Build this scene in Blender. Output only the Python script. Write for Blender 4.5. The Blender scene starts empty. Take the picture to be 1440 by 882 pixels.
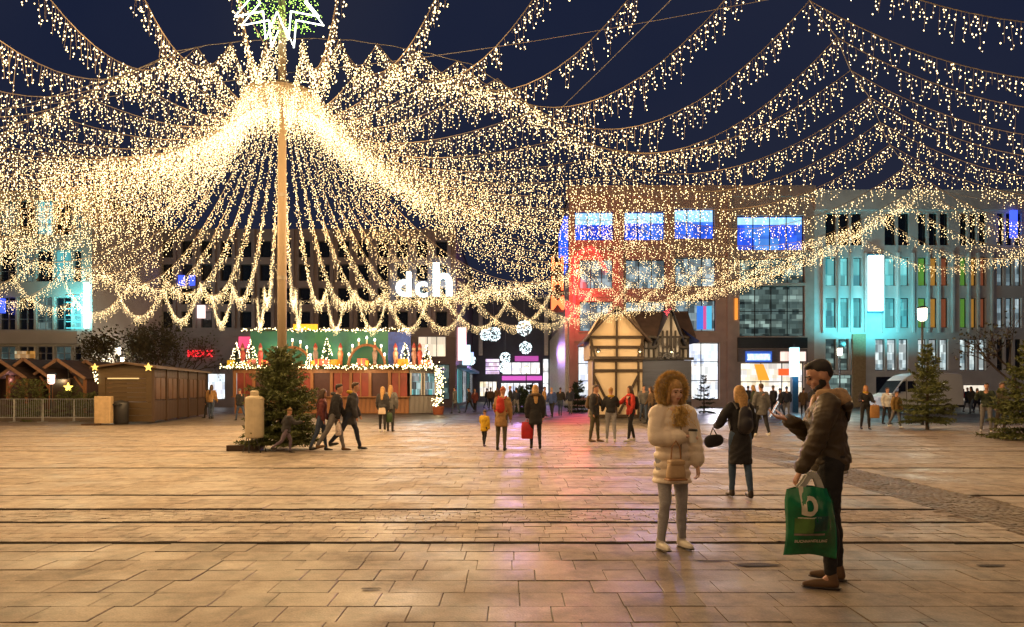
import bpy, bmesh, math, random
from mathutils import Vector, Matrix, Euler, noise
R = math.radians
rnd = random.Random(7)
S = bpy.context.scene
COL = S.collection

# ------------------------------------------------------------------ camera, sky, exposure
cam_d = bpy.data.cameras.new('camera')
cam = bpy.data.objects.new('camera', cam_d); COL.objects.link(cam)
cam_d.sensor_width = 36; cam_d.lens = 24; cam_d.shift_y = 0.0743
cam_d.clip_start = 0.05; cam_d.clip_end = 2000
cam.location = (0, 0, 1.55); cam.rotation_euler = (R(90), 0, 0)
S.camera = cam
W = bpy.data.worlds.new('World'); S.world = W; W.use_nodes = True
wn = W.node_tree; bg = wn.nodes['Background']
sky = wn.nodes.new('ShaderNodeTexSky'); sky.sky_type = 'NISHITA'; sky.sun_disc = False
sky.sun_elevation = R(-5.0); sky.sun_rotation = R(200); sky.altitude = 100
sky.dust_density = 1.2; sky.ozone_density = 2.5
# town glow: the same night sky everywhere, a touch paler and greyer towards the horizon
tc = wn.nodes.new('ShaderNodeTexCoord'); sx = wn.nodes.new('ShaderNodeSeparateXYZ')
wn.links.new(tc.outputs['Generated'], sx.inputs[0])
ramp = wn.nodes.new('ShaderNodeValToRGB')
ramp.color_ramp.elements[0].position = 0.0; ramp.color_ramp.elements[0].color = (0.0085, 0.0100, 0.0195, 1)
ramp.color_ramp.elements[1].position = 0.75; ramp.color_ramp.elements[1].color = (0.0022, 0.0052, 0.0185, 1)
wn.links.new(sx.outputs['Z'], ramp.inputs[0])
nz = wn.nodes.new('ShaderNodeTexNoise'); nz.inputs['Scale'].default_value = 2.2; nz.inputs['Detail'].default_value = 4
wn.links.new(tc.outputs['Generated'], nz.inputs['Vector'])
mr = wn.nodes.new('ShaderNodeMapRange'); mr.inputs[1].default_value = .42; mr.inputs[2].default_value = .75
wn.links.new(nz.outputs['Fac'], mr.inputs[0])
mx = wn.nodes.new('ShaderNodeMixRGB'); mx.inputs[2].default_value = (0.0095, 0.0110, 0.0205, 1)
wn.links.new(mr.outputs[0], mx.inputs[0]); wn.links.new(ramp.outputs[0], mx.inputs[1])
add = wn.nodes.new('ShaderNodeMixRGB'); add.blend_type = 'ADD'; add.inputs[0].default_value = 0.12
wn.links.new(mx.outputs[0], add.inputs[1]); wn.links.new(sky.outputs[0], add.inputs[2])
wn.links.new(add.outputs[0], bg.inputs['Color'])
bg.inputs['Strength'].default_value = 1.0
S.view_settings.view_transform = 'Standard'; S.view_settings.look = 'None'
S.view_settings.exposure = 1.0; S.view_settings.gamma = 1.0
S.cycles.use_light_tree = True
S.cycles.max_bounces = 5; S.cycles.diffuse_bounces = 2; S.cycles.glossy_bounces = 3
S.cycles.transmission_bounces = 3; S.cycles.transparent_max_bounces = 6
S.cycles.sample_clamp_indirect = 4.0
S.cycles.caustics_reflective = False; S.cycles.caustics_refractive = False

# ------------------------------------------------------------------ helpers
MATS = {}
TMP = bpy.data.scenes.new('workbench'); TVL = TMP.view_layers[0]     # bench where meshes are evaluated, removed at the end
def baked(o):
    TMP.collection.objects.link(o); TVL.update()
    return bpy.data.meshes.new_from_object(o.evaluated_get(TVL.depsgraph))
def mat(name, col=(.5, .5, .5), rough=.6, metal=0., var=.15, scale=6., bump=0., bscale=None, emit=None, es=0.,
        spec=.5, alpha=1., trans=0., stretch=(1, 1, 1), col2=None, sample=None):
    """procedural surface: base colour broken up by noise, fine relief, optional light"""
    if name in MATS: return MATS[name]
    m = bpy.data.materials.new(name); m.use_nodes = True; MATS[name] = m
    nt = m.node_tree; b = nt.nodes['Principled BSDF']
    b.inputs['Roughness'].default_value = rough; b.inputs['Metallic'].default_value = metal
    b.inputs['Specular IOR Level'].default_value = spec
    b.inputs['Alpha'].default_value = alpha; b.inputs['Transmission Weight'].default_value = trans
    t = nt.nodes.new('ShaderNodeTexCoord'); mp = nt.nodes.new('ShaderNodeMapping'); mp.inputs['Scale'].default_value = stretch
    nt.links.new(t.outputs['Object'], mp.inputs[0])
    n = nt.nodes.new('ShaderNodeTexNoise'); n.inputs['Scale'].default_value = scale; n.inputs['Detail'].default_value = 5
    nt.links.new(mp.outputs[0], n.inputs['Vector'])
    mixn = nt.nodes.new('ShaderNodeMixRGB')
    c2 = col2 if col2 else tuple(max(0, c * (1 + var)) for c in col)
    c1 = tuple(c * (1 - var) for c in col) if not col2 else col
    mixn.inputs[1].default_value = (*c1, 1); mixn.inputs[2].default_value = (*c2, 1)
    r = nt.nodes.new('ShaderNodeMapRange'); r.inputs[1].default_value = .3; r.inputs[2].default_value = .7
    nt.links.new(n.outputs['Fac'], r.inputs[0]); nt.links.new(r.outputs[0], mixn.inputs[0])
    nt.links.new(mixn.outputs[0], b.inputs['Base Color'])
    if bump:
        n2 = nt.nodes.new('ShaderNodeTexNoise'); n2.inputs['Scale'].default_value = bscale or scale * 6; n2.inputs['Detail'].default_value = 4
        nt.links.new(mp.outputs[0], n2.inputs['Vector'])
        bp = nt.nodes.new('ShaderNodeBump'); bp.inputs['Strength'].default_value = bump; bp.inputs['Distance'].default_value = .02
        nt.links.new(n2.outputs['Fac'], bp.inputs['Height']); nt.links.new(bp.outputs[0], b.inputs['Normal'])
    if emit:
        b.inputs['Emission Color'].default_value = (*emit, 1); b.inputs['Emission Strength'].default_value = es
    if sample: m.cycles.emission_sampling = sample
    return m

def glow(name, col, es, sample=None):
    """a thing that gives off light: lamp glass, tube, bulb"""
    if name in MATS: return MATS[name]
    m = bpy.data.materials.new(name); m.use_nodes = True; MATS[name] = m
    b = m.node_tree.nodes['Principled BSDF']
    b.inputs['Base Color'].default_value = (*[.4 * c for c in col], 1)
    b.inputs['Emission Color'].default_value = (*col, 1); b.inputs['Emission Strength'].default_value = es
    b.inputs['Roughness'].default_value = .4
    if sample: m.cycles.emission_sampling = sample
    return m

def interior(name, cols, es, scale=(1, 1, 1), base=(.02, .025, .03), rough=.12, contrast=1.0, dark=.15, seed=0.):
    """glazing with a lit room behind: blocks of light, stock and dark furniture as they show through the glass"""
    if name in MATS: return MATS[name]
    m = bpy.data.materials.new(name); m.use_nodes = True; MATS[name] = m
    nt = m.node_tree; b = nt.nodes['Principled BSDF']
    b.inputs['Base Color'].default_value = (*base, 1); b.inputs['Roughness'].default_value = rough
    t = nt.nodes.new('ShaderNodeTexCoord'); sx_ = nt.nodes.new('ShaderNodeSeparateXYZ'); nt.links.new(t.outputs['Object'], sx_.inputs[0])
    xy = nt.nodes.new('ShaderNodeMath'); nt.links.new(sx_.outputs[0], xy.inputs[0]); nt.links.new(sx_.outputs[1], xy.inputs[1])
    cm = nt.nodes.new('ShaderNodeCombineXYZ'); nt.links.new(xy.outputs[0], cm.inputs[0]); nt.links.new(sx_.outputs[2], cm.inputs[1])
    def blocks(k, w, h, off):
        mp = nt.nodes.new('ShaderNodeMapping'); mp.inputs['Scale'].default_value = (scale[0] * k, scale[2] * k, 1); mp.inputs['Location'].default_value = (seed + off, seed * 1.7 + off, 0)
        nt.links.new(cm.outputs[0], mp.inputs[0])
        br = nt.nodes.new('ShaderNodeTexBrick'); br.inputs['Scale'].default_value = 1.0; br.inputs['Brick Width'].default_value = w; br.inputs['Row Height'].default_value = h
        br.inputs['Color1'].default_value = (0, 0, 0, 1); br.inputs['Color2'].default_value = (1, 1, 1, 1); br.inputs['Mortar'].default_value = (.35, .35, .35, 1); br.inputs['Mortar Size'].default_value = .03; br.inputs['Mortar Smooth'].default_value = .6
        br.offset = .37; nt.links.new(mp.outputs[0], br.inputs['Vector']); return br.outputs['Color']
    cr = nt.nodes.new('ShaderNodeValToRGB'); els = cr.color_ramp.elements
    while len(els) < len(cols): els.new(.5)
    for i, c in enumerate(cols):
        els[i].position = i / max(1, len(cols) - 1); els[i].color = (*c, 1)
    nt.links.new(blocks(1., .8, .62, 0.), cr.inputs[0])
    mr_ = nt.nodes.new('ShaderNodeMapRange'); mr_.inputs[1].default_value = .1; mr_.inputs[2].default_value = .9
    mr_.inputs[3].default_value = dark; mr_.inputs[4].default_value = contrast
    nt.links.new(blocks(2.3, .55, 1.1, 3.3), mr_.inputs[0])
    ml = nt.nodes.new('ShaderNodeMath'); ml.operation = 'MULTIPLY'; ml.inputs[1].default_value = es
    nt.links.new(mr_.outputs[0], ml.inputs[0])
    nt.links.new(cr.outputs[0], b.inputs['Emission Color']); nt.links.new(ml.outputs[0], b.inputs['Emission Strength'])
    return m

class MB:
    """collects shapes of one mesh"""
    def __init__(s): s.v = []; s.f = []
    def face(s, pts):
        i = len(s.v); s.v += [tuple(p) for p in pts]; s.f.append(tuple(range(i, i + len(pts))))
        return s
    def box(s, c, d, rz=0., rx=0., ry=0., taper=1.):
        i = len(s.v); hx, hy, hz = d[0] / 2, d[1] / 2, d[2] / 2
        m = Euler((rx, ry, rz)).to_matrix()
        for z in (-1, 1):
            k = taper if z > 0 else 1
            for x, y in ((-1, -1), (1, -1), (1, 1), (-1, 1)):
                p = m @ Vector((x * hx * k, y * hy * k, z * hz)); s.v.append((c[0] + p.x, c[1] + p.y, c[2] + p.z))
        s.f += [tuple(i + k for k in q) for q in ((3, 2, 1, 0), (4, 5, 6, 7), (0, 1, 5, 4), (1, 2, 6, 5), (2, 3, 7, 6), (3, 0, 4, 7))]
        return s
    def bb(s, x0, x1, y0, y1, z0, z1):
        return s.box(((x0 + x1) / 2, (y0 + y1) / 2, (z0 + z1) / 2), (x1 - x0, y1 - y0, z1 - z0))
    def beam(s, a, b, w, h):
        """a straight bar of rectangular section from a to b"""
        a = Vector(a); b = Vector(b); d = b - a; L = d.length; d.normalize()
        up = Vector((0, 0, 1)) if abs(d.z) < .95 else Vector((0, 1, 0))
        u = d.cross(up).normalized(); w_ = u.cross(d).normalized()
        i = len(s.v)
        for p in (a, b):
            for x, y in ((-1, -1), (1, -1), (1, 1), (-1, 1)): s.v.append(tuple(p + u * (x * w / 2) + w_ * (y * h / 2)))
        s.f += [tuple(i + k for k in q) for q in ((3, 2, 1, 0), (4, 5, 6, 7), (0, 1, 5, 4), (1, 2, 6, 5), (2, 3, 7, 6), (3, 0, 4, 7))]
        return s
    def tube(s, pts, rad, n=8, cap=True, squash=1.):
        pts = [Vector(p) for p in pts]; k = len(pts)
        if not hasattr(rad, '__len__'): rad = [rad] * k
        i0 = len(s.v); u = None
        for j, p in enumerate(pts):
            d = (pts[min(j + 1, k - 1)] - pts[max(j - 1, 0)])
            d = d.normalized() if d.length > 1e-9 else Vector((0, 0, 1))
            if u is None:
                u = d.cross(Vector((0, 0, 1)) if abs(d.z) < .9 else Vector((1, 0, 0))).normalized()
            else:
                u = (u - d * u.dot(d)).normalized()
            w = d.cross(u)
            for a in range(n):
                t = 2 * math.pi * a / n
                s.v.append(tuple(p + (u * math.cos(t) + w * math.sin(t) * squash) * rad[j]))
        for j in range(k - 1):
            for a in range(n):
                b = (a + 1) % n
                s.f.append((i0 + j * n + a, i0 + j * n + b, i0 + (j + 1) * n + b, i0 + (j + 1) * n + a))
        if cap:
            s.f.append(tuple(i0 + a for a in reversed(range(n)))); s.f.append(tuple(i0 + (k - 1) * n + a for a in range(n)))
        return s
    def lathe(s, prof, c=(0, 0, 0), n=20, sx=1., sy=1.):
        i0 = len(s.v); k = len(prof)
        for r, z in prof:
            for a in range(n):
                t = 2 * math.pi * a / n
                s.v.append((c[0] + r * math.cos(t) * sx, c[1] + r * math.sin(t) * sy, c[2] + z))
        for j in range(k - 1):
            for a in range(n):
                b = (a + 1) % n
                s.f.append((i0 + j * n + a, i0 + j * n + b, i0 + (j + 1) * n + b, i0 + (j + 1) * n + a))
        s.f.append(tuple(i0 + a for a in reversed(range(n)))); s.f.append(tuple(i0 + (k - 1) * n + a for a in range(n)))
        return s
    def prism(s, poly, axis, a, b):
        """polygon (2D) pushed from a to b along axis 'x', 'y' or 'z'"""
        def P(q, t): return {'x': (t, q[0], q[1]), 'y': (q[0], t, q[1]), 'z': (q[0], q[1], t)}[axis]
        i = len(s.v); n = len(poly)
        s.v += [P(q, a) for q in poly] + [P(q, b) for q in poly]
        s.f.append(tuple(i + k for k in range(n))); s.f.append(tuple(i + n + k for k in reversed(range(n))))
        for k in range(n):
            l = (k + 1) % n; s.f.append((i + l, i + k, i + n + k, i + n + l))
        return s
    def ball(s, c, r, n=8, m=6):
        if not hasattr(r, '__len__'): r = (r, r, r)
        i0 = len(s.v)
        s.v.append((c[0], c[1], c[2] - r[2]))
        for j in range(1, m):
            ph = -math.pi / 2 + math.pi * j / m
            for a in range(n):
                t = 2 * math.pi * a / n
                s.v.append((c[0] + r[0] * math.cos(ph) * math.cos(t), c[1] + r[1] * math.cos(ph) * math.sin(t), c[2] + r[2] * math.sin(ph)))
        s.v.append((c[0], c[1], c[2] + r[2])); top = len(s.v) - 1
        for a in range(n): s.f.append((i0, i0 + 1 + (a + 1) % n, i0 + 1 + a))
        for j in range(m - 2):
            for a in range(n):
                b = (a + 1) % n
                s.f.append((i0 + 1 + j * n + a, i0 + 1 + j * n + b, i0 + 1 + (j + 1) * n + b, i0 + 1 + (j + 1) * n + a))
        for a in range(n): s.f.append((top, i0 + 1 + (m - 2) * n + a, i0 + 1 + (m - 2) * n + (a + 1) % n))
        return s
    def caps(s, a, b, ra, rb, n=10, squash=1., side=None):
        """tapered limb with round ends"""
        a = Vector(a); b = Vector(b); d = b - a; L = d.length
        d = d.normalized() if L > 1e-6 else Vector((0, 0, 1))
        pts = []; rad = []
        for t in (-1, -.85, -.5): pts.append(a + d * (t * ra)); rad.append(max(ra * math.sqrt(max(0, 1 - t * t)), ra * .02))
        pts.append(a); rad.append(ra); pts.append(b); rad.append(rb)
        for t in (.5, .85, 1): pts.append(b + d * (t * rb)); rad.append(max(rb * math.sqrt(max(0, 1 - t * t)), rb * .02))
        i0 = len(s.v)
        u = (Vector(side) - d * Vector(side).dot(d)).normalized() if side else d.cross(Vector((0, 1, 0)) if abs(d.y) < .9 else Vector((1, 0, 0))).normalized()
        w = d.cross(u)
        for p, r in zip(pts, rad):
            for k in range(n):
                t = 2 * math.pi * k / n
                s.v.append(tuple(p + u * (math.cos(t) * r) + w * (math.sin(t) * r * squash)))
        m = len(pts)
        for j in range(m - 1):
            for k in range(n):
                l = (k + 1) % n
                s.f.append((i0 + j * n + k, i0 + j * n + l, i0 + (j + 1) * n + l, i0 + (j + 1) * n + k))
        s.f.append(tuple(i0 + k for k in reversed(range(n)))); s.f.append(tuple(i0 + (m - 1) * n + k for k in range(n)))
        return s
    def build(s, name, m=None, parent=None, smooth=False, label=None, cat=None, group=None, kind=None, bevel=0.):
        me = bpy.data.meshes.new(name); me.from_pydata(s.v, [], s.f); me.update()
        if m: me.materials.append(m)
        if smooth: me.polygons.foreach_set('use_smooth', [True] * len(me.polygons))
        o = bpy.data.objects.new(name, me); COL.objects.link(o)
        if parent: o.parent = parent
        tag(o, label, cat, group, kind)
        if bevel:
            bv = o.modifiers.new('bevel', 'BEVEL'); bv.width = bevel; bv.segments = 2; bv.limit_method = 'ANGLE'
        return o
def tag(o, label=None, cat=None, group=None, kind=None):
    if label: o['label'] = label
    if cat: o['category'] = cat
    if group: o['group'] = group
    if kind: o['kind'] = kind
    return o
def empty(name, loc=(0, 0, 0), rz=0., label=None, cat=None, group=None, scale=1.):
    o = bpy.data.objects.new(name, None); COL.objects.link(o)
    o.location = loc; o.rotation_euler = (0, 0, rz); o.scale = (scale,) * 3
    o.empty_display_size = .2
    return tag(o, label, cat, group)
def lamp(name, kind, loc, energy, col, size=.3, rot=(0, 0, 0), parent=None, spot=None, sizey=None):
    l = bpy.data.lights.new(name, kind); l.energy = energy; l.color = col
    if kind == 'AREA':
        l.size = size
        if sizey: l.shape = 'RECTANGLE'; l.size_y = sizey
    else: l.shadow_soft_size = size
    if spot: l.spot_size = R(spot); l.spot_blend = .6
    o = bpy.data.objects.new(name, l); COL.objects.link(o); o.location = loc; o.rotation_euler = rot
    if parent: o.parent = parent
    return o
def copy_tree(o, parent=None):
    c = o.copy(); COL.objects.link(c)
    if parent: c.parent = parent
    for ch in list(o.children): copy_tree(ch, c)
    return c
def text_mesh(name, s, size, loc, rot, m, parent, depth=.03, align='CENTER', bold=0.):
    cu = bpy.data.curves.new(name, 'FONT'); cu.body = s; cu.size = size; cu.extrude = depth; cu.align_x = align; cu.align_y = 'CENTER'
    cu.offset = bold; cu.resolution_u = 3
    o = bpy.data.objects.new(name, cu)
    me = baked(o)
    bpy.data.objects.remove(o)
    me.materials.clear(); me.materials.append(m)
    o = bpy.data.objects.new(name, me); COL.objects.link(o); o.location = loc; o.rotation_euler = rot; o.parent = parent
    return o
# ------------------------------------------------------------------ the square: base sheet, slabs, drains, cobbles
def slab_mat(name, c1, c2, rough0, rough1, grain=1.):
    """damp paving: colour differs from slab to slab (tint), stains and grain on top, patchy gloss"""
    m = bpy.data.materials.new(name); m.use_nodes = True; nt = m.node_tree; b = nt.nodes['Principled BSDF']
    at = nt.nodes.new('ShaderNodeAttribute'); at.attribute_name = 'tint'
    geo = nt.nodes.new('ShaderNodeNewGeometry')
    n1 = nt.nodes.new('ShaderNodeTexNoise'); n1.inputs['Scale'].default_value = .9; n1.inputs['Detail'].default_value = 5
    n2 = nt.nodes.new('ShaderNodeTexNoise'); n2.inputs['Scale'].default_value = 60; n2.inputs['Detail'].default_value = 3
    n3 = nt.nodes.new('ShaderNodeTexNoise'); n3.inputs['Scale'].default_value = 7; n3.inputs['Detail'].default_value = 6
    for n in (n1, n2, n3): nt.links.new(geo.outputs['Position'], n.inputs['Vector'])
    mx = nt.nodes.new('ShaderNodeMixRGB'); mx.inputs[1].default_value = (*c1, 1); mx.inputs[2].default_value = (*c2, 1)
    nt.links.new(at.outputs['Fac'], mx.inputs[0])
    def mul(src, node, lo, hi, a=.3, bb=.7):
        r = nt.nodes.new('ShaderNodeMapRange'); r.inputs[1].default_value = a; r.inputs[2].default_value = bb
        r.inputs[3].default_value = lo; r.inputs[4].default_value = hi
        nt.links.new(node.outputs['Fac'], r.inputs[0])
        q = nt.nodes.new('ShaderNodeMixRGB'); q.blend_type = 'MULTIPLY'; q.inputs[0].default_value = 1
        nt.links.new(src, q.inputs[1]); nt.links.new(r.outputs[0], q.inputs[2]); return q.outputs[0]
    c = mul(mx.outputs[0], n1, .72, 1.12); c = mul(c, n2, .82, 1.14); c = mul(c, n3, .7, 1.1)
    vg = nt.nodes.new('ShaderNodeTexVoronoi'); vg.inputs['Scale'].default_value = 2.4; nt.links.new(geo.outputs['Position'], vg.inputs['Vector'])
    rg = nt.nodes.new('ShaderNodeMapRange'); rg.inputs[1].default_value = .03; rg.inputs[2].default_value = .05; rg.inputs[3].default_value = .5; rg.inputs[4].default_value = 1.
    nt.links.new(vg.outputs['Distance'], rg.inputs[0])                     # trodden gum
    gm = nt.nodes.new('ShaderNodeMixRGB'); gm.blend_type = 'MULTIPLY'; gm.inputs[0].default_value = 1; nt.links.new(c, gm.inputs[1]); nt.links.new(rg.outputs[0], gm.inputs[2])
    n4 = nt.nodes.new('ShaderNodeTexNoise'); n4.inputs['Scale'].default_value = 2.6; n4.inputs['Detail'].default_value = 8; n4.inputs['Roughness'].default_value = .7; nt.links.new(geo.outputs['Position'], n4.inputs['Vector'])
    c = mul(gm.outputs[0], n4, .55, 1.08, .36, .52)
    nt.links.new(c, b.inputs['Base Color'])
    rr_ = nt.nodes.new('ShaderNodeMapRange'); rr_.inputs[1].default_value = .38; rr_.inputs[2].default_value = .66
    rr_.inputs[3].default_value = rough0; rr_.inputs[4].default_value = rough1
    nt.links.new(n1.outputs['Fac'], rr_.inputs[0]); nt.links.new(rr_.outputs[0], b.inputs['Roughness'])
    ad = nt.nodes.new('ShaderNodeMath'); ad.operation = 'ADD'
    nt.links.new(n2.outputs['Fac'], ad.inputs[0]); nt.links.new(n3.outputs['Fac'], ad.inputs[1])
    bp = nt.nodes.new('ShaderNodeBump'); bp.inputs['Strength'].default_value = .16 * grain; bp.inputs['Distance'].default_value = .012
    nt.links.new(ad.outputs[0], bp.inputs['Height']); nt.links.new(bp.outputs[0], b.inputs['Normal'])
    return m
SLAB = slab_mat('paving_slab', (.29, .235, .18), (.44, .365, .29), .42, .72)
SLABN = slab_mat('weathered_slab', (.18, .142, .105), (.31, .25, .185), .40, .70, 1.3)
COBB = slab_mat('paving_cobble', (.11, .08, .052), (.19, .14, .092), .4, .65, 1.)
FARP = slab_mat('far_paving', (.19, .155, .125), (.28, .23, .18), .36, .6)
ASPH = slab_mat('street_asphalt', (.055, .05, .05), (.075, .07, .07), .35, .55)
JOINT = mat('joint_dirt', (.13, .10, .07), .85, var=.4, scale=4)
DRAIN = mat('drain_iron', (.012, .009, .006), .95, 0., var=.3, scale=9, spec=.05)
ground = MB().bb(-160, 160, -40, 220, -.4, -.011).build('square', JOINT, kind='structure')
def tinted(mb, tints, name, m, parent, kind=None):
    o = mb.build(name, m, parent, kind=kind)
    a = o.data.attributes.new('tint', 'FLOAT', 'FACE'); a.data.foreach_set('value', tints)
    return o
def slab(mb, tints, x0, x1, y0, y1, z, t, j=.0026, ch=.004, dz=0.):
    """one paver with a chamfered top, a little tilted"""
    i = len(mb.v); x0 += j; x1 -= j; y0 += j; y1 -= j
    tx, ty = dz * .5, -dz * .3
    q = [(x0, y0), (x1, y0), (x1, y1), (x0, y1)]; c = [(x0 + ch, y0 + ch), (x1 - ch, y0 + ch), (x1 - ch, y1 - ch), (x0 + ch, y1 - ch)]
    mb.v += [(x, y, -.03) for x, y in q] + [(x, y, z - ch * .7) for x, y in q]
    mb.v += [(x, y, z + (tx if k in (1, 2) else 0) + (ty if k > 1 else 0)) for k, (x, y) in enumerate(c)]
    f = [(8 + i, 9 + i, 10 + i, 11 + i)]
    for k in range(4):
        l = (k + 1) % 4; f += [(i + k, i + l, i + 4 + l, i + 4 + k), (i + 4 + k, i + 4 + l, i + 8 + l, i + 8 + k)]
    mb.f += f; tints += [t] * len(f)
BX0, BX1 = 5.5, 6.72                      # the cobbled band that runs away from the viewer
single = 0; rest = MB(); rest_t = []; near = MB(); near_t = []
def row(y0, y1, wlo, whi, xl, xr, can_single, rr):
    global single
    x = xl - rr.uniform(0, whi)
    while x < xr:
        w = rr.choice((wlo, (wlo + whi) / 2, whi)) * rr.uniform(.94, 1.06)
        a, b = x, x + w; x += w
        if b > BX0 and a < BX1:
            if a < BX0 - .12: b = BX0
            elif b > BX1 + .12: a = BX1
            else: continue
        t = min(1, max(0, rr.gauss(.52, .2)))
        if rr.random() < .07: t *= .25
        z = rr.gauss(0, .0016); dz = rr.gauss(0, .004)
        vis = abs((a + b) / 2) < .77 * (y0 + y1) / 2 + .25
        if can_single and single < 296 and vis:
            mb = MB(); tt = []; slab(mb, tt, a, b, y0, y1, z, t, dz=dz)
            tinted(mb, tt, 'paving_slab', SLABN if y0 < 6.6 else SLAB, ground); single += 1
        else: slab(*((near, near_t) if y0 < 6.6 else (rest, rest_t)), a, b, y0, y1, z, t, dz=dz)
rr = random.Random(3)
y = 6.86 - .33 * 12
for k in range(12):
    row(y, y + .33, .32, .56, -.8 * (y + .4) - .6, .8 * (y + .4) + .6, y > 4.2, rr); y += .33
drains = [(6.89, .14), (7.98, .10), (8.86, .09), (10.02, .09), (13.5, .13), (17.2, .11), (18.5, .11), (22.4, .12), (25.5, .12), (29.5, .14)]
for (ya, wa), (yb, wb) in zip(drains, drains[1:]):
    y0 = ya + wa / 2 + .01; y1 = yb - wb / 2 - .01
    if ya == 7.98: continue
    n = max(1, round((y1 - y0) / (.20 if ya < 7 else .36))); h = (y1 - y0) / n
    for k in range(n):
        yy = y0 + k * h
        row(yy, yy + h, *((.24, .36) if ya < 7 else (.45, .8)), -.8 * yy - 1.5, .8 * yy + 1.5, ya < 8, rr)
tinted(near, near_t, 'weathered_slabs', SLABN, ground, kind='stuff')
tinted(rest, rest_t, 'paving_slabs', SLAB, ground, kind='stuff')
for ya, wa in drains:
    for x0, x1 in ((-.8 * ya - 2, BX0), (BX1, .8 * ya + 2)):
        n = max(1, int((x1 - x0) / 2.4)); w = (x1 - x0) / n
        if x1 <= x0: continue
        mb = MB()
        for k in range(n): mb.bb(x0 + k * w + .006, x0 + (k + 1) * w - .006, ya - wa / 2, ya + wa / 2, -.04, -.006 + rr.gauss(0, .001))
        mb.build('slot_drain', DRAIN, ground)
# cobbles: the strip between two drains and the band running away
cs = MB(); cst = []; cb = MB(); ct = []
yy = 8.04
while yy < 8.72:
    x = -9.; h = .093
    while x < 9.:
        w = rr.uniform(.12, .22)
        if not (x + w > BX0 and x < BX1): slab(cs, cst, x, x + w, yy, yy + h, rr.gauss(-.001, .0015), rr.random() * .8, .003, .005, rr.gauss(0, .006))
        x += w
    yy += h
yy = 5.2
while yy < 33:
    h = .105 if yy < 14 else .2; x = BX0
    while x < BX1 - .03:
        w = min(rr.uniform(.09, .14) if yy < 14 else .24, BX1 - x)
        slab(cb, ct, x, x + w, yy, yy + h, rr.gauss(-.002, .002), rr.random() * .7, .004, .010, rr.gauss(0, .008)); x += w
    yy += h
tinted(cs, cst, 'setts', SLAB, ground, kind='stuff')
tinted(cb, ct, 'cobbles', COBB, ground, kind='stuff')
# farther paving and the street between the buildings, as sheets
fp = MB(); ft = []
def sheet(mb, tints, x0, x1, y0, y1, z, t):
    mb.face([(x0, y0, z), (x1, y0, z), (x1, y1, z), (x0, y1, z)]); tints.append(t)
yy = 29.55; k = 0
while yy < 60:
    x = -75.
    while x < 75: sheet(fp, ft, x + .03, x + 2.97, yy + .02, yy + .78, -.004, rr.random()); x += 3
    yy += .8
for y0 in range(-12, 3): 
    for x in range(-24, 24, 2): sheet(fp, ft, x * .5 + .01, x * .5 + .99, y0 + .01, y0 + .99, -.006, rr.random())
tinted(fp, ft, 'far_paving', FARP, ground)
side = MB(); st_ = []
for yy in range(3, 30):
    for s in (-1, 1):
        a = .8 * yy + 2.2
        for k in range(10):
            x0 = s * (a + 3 * k); sheet(side, st_, min(x0, x0 + s * 2.96), max(x0, x0 + s * 2.96), yy + .02, yy + .98, -.008, rr.random())
tinted(side, st_, 'side_paving', SLAB, ground)
pv = MB(); pt_ = []
arc = [(-4.6 + 5.2 * math.cos(t), 38.5 + 7.0 * math.sin(t)) for t in [math.pi * (1.0 + .5 * k / 10) for k in range(11)]]
pv.face([(-9.8, 46, .002)] + [(x, y_, .002) for x, y_ in arc] + [(3.5, 31.5, .002), (30, 32.5, .002), (45, 40, .002), (45, 58, .002), (5, 58, .002), (5, 86, .002), (-5, 86, .002), (-5, 58, .002), (-9.8, 58, .002)]); pt_.append(.5)
o = tinted(pv, pt_, 'street', ASPH, None); tag(o, kind='structure')

TAR = mat('tar_fill', (.03, .022, .016), .7, var=.3, scale=20, bump=.4)
for cx, cy, rx, ry, n in ((2.16, 6.02, .26, .06, 9), (1.78, 6.16, .22, .03, 8), (4.2, 6.0, .2, .035, 8), (-1.1, 5.3, .12, .025, 7)):
    MB().face([(cx + rx * math.cos(6.283 * k / n) * rr.uniform(.5, 1.1), cy + ry * math.sin(6.283 * k / n) * rr.uniform(.5, 1.2), .0075) for k in range(n)]).build('tar_patch', TAR, ground)
# ------------------------------------------------------------------ buildings round the square
def X(px, D): return (px - 720) / 960 * D
def Z(py, D): return 1.55 + (548 - py) / 960 * D
STONE = mat('brown_stone', (.44, .345, .31), .75, var=.12, scale=1.2, bump=.3, bscale=30)
CONC = mat('pale_concrete', (.62, .62, .61), .8, var=.12, scale=.8, bump=.2, bscale=20)
DARKW = mat('dark_plum_cladding', (.20, .165, .18), .7, var=.15, scale=.7, bump=.2, bscale=14)
BEIGE = mat('beige_render', (.44, .42, .38), .85, var=.12, scale=.5, bump=.2, bscale=12)
NAVY = mat('slate_blue_panel', (.09, .105, .14), .5, var=.2, scale=.6)
FRAME = mat('dark_frame_metal', (.03, .032, .035), .45, .4)
STEEL = mat('light_steel', (.42, .43, .43), .4, .6)
ROOFM = mat('flat_roof_felt', (.05, .05, .05), .9)
G_DARK = mat('dark_glass', (.012, .015, .02), .08, var=.3, scale=.5, spec=.7)
G_BLUE = interior('blue_lit_glass', [(.015, .05, .75), (.03, .12, .9), (.1, .35, 1.), (.02, .06, .8)], 0.63, (.35, 1, .55), dark=.6, seed=1)
G_SKYB = interior('pale_blue_lit_glass', [(.25, .65, 1.), (.5, .85, 1.), (.35, .75, 1.)], 0.69, (.5, 1, .8), dark=.75, seed=4)
G_GREY = interior('grey_lit_glass', [(.10, .16, .19), (.30, .40, .44), (.16, .24, .28), (.45, .55, .58)], 0.57, (.5, 1, .7), dark=.25, seed=7)
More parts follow.
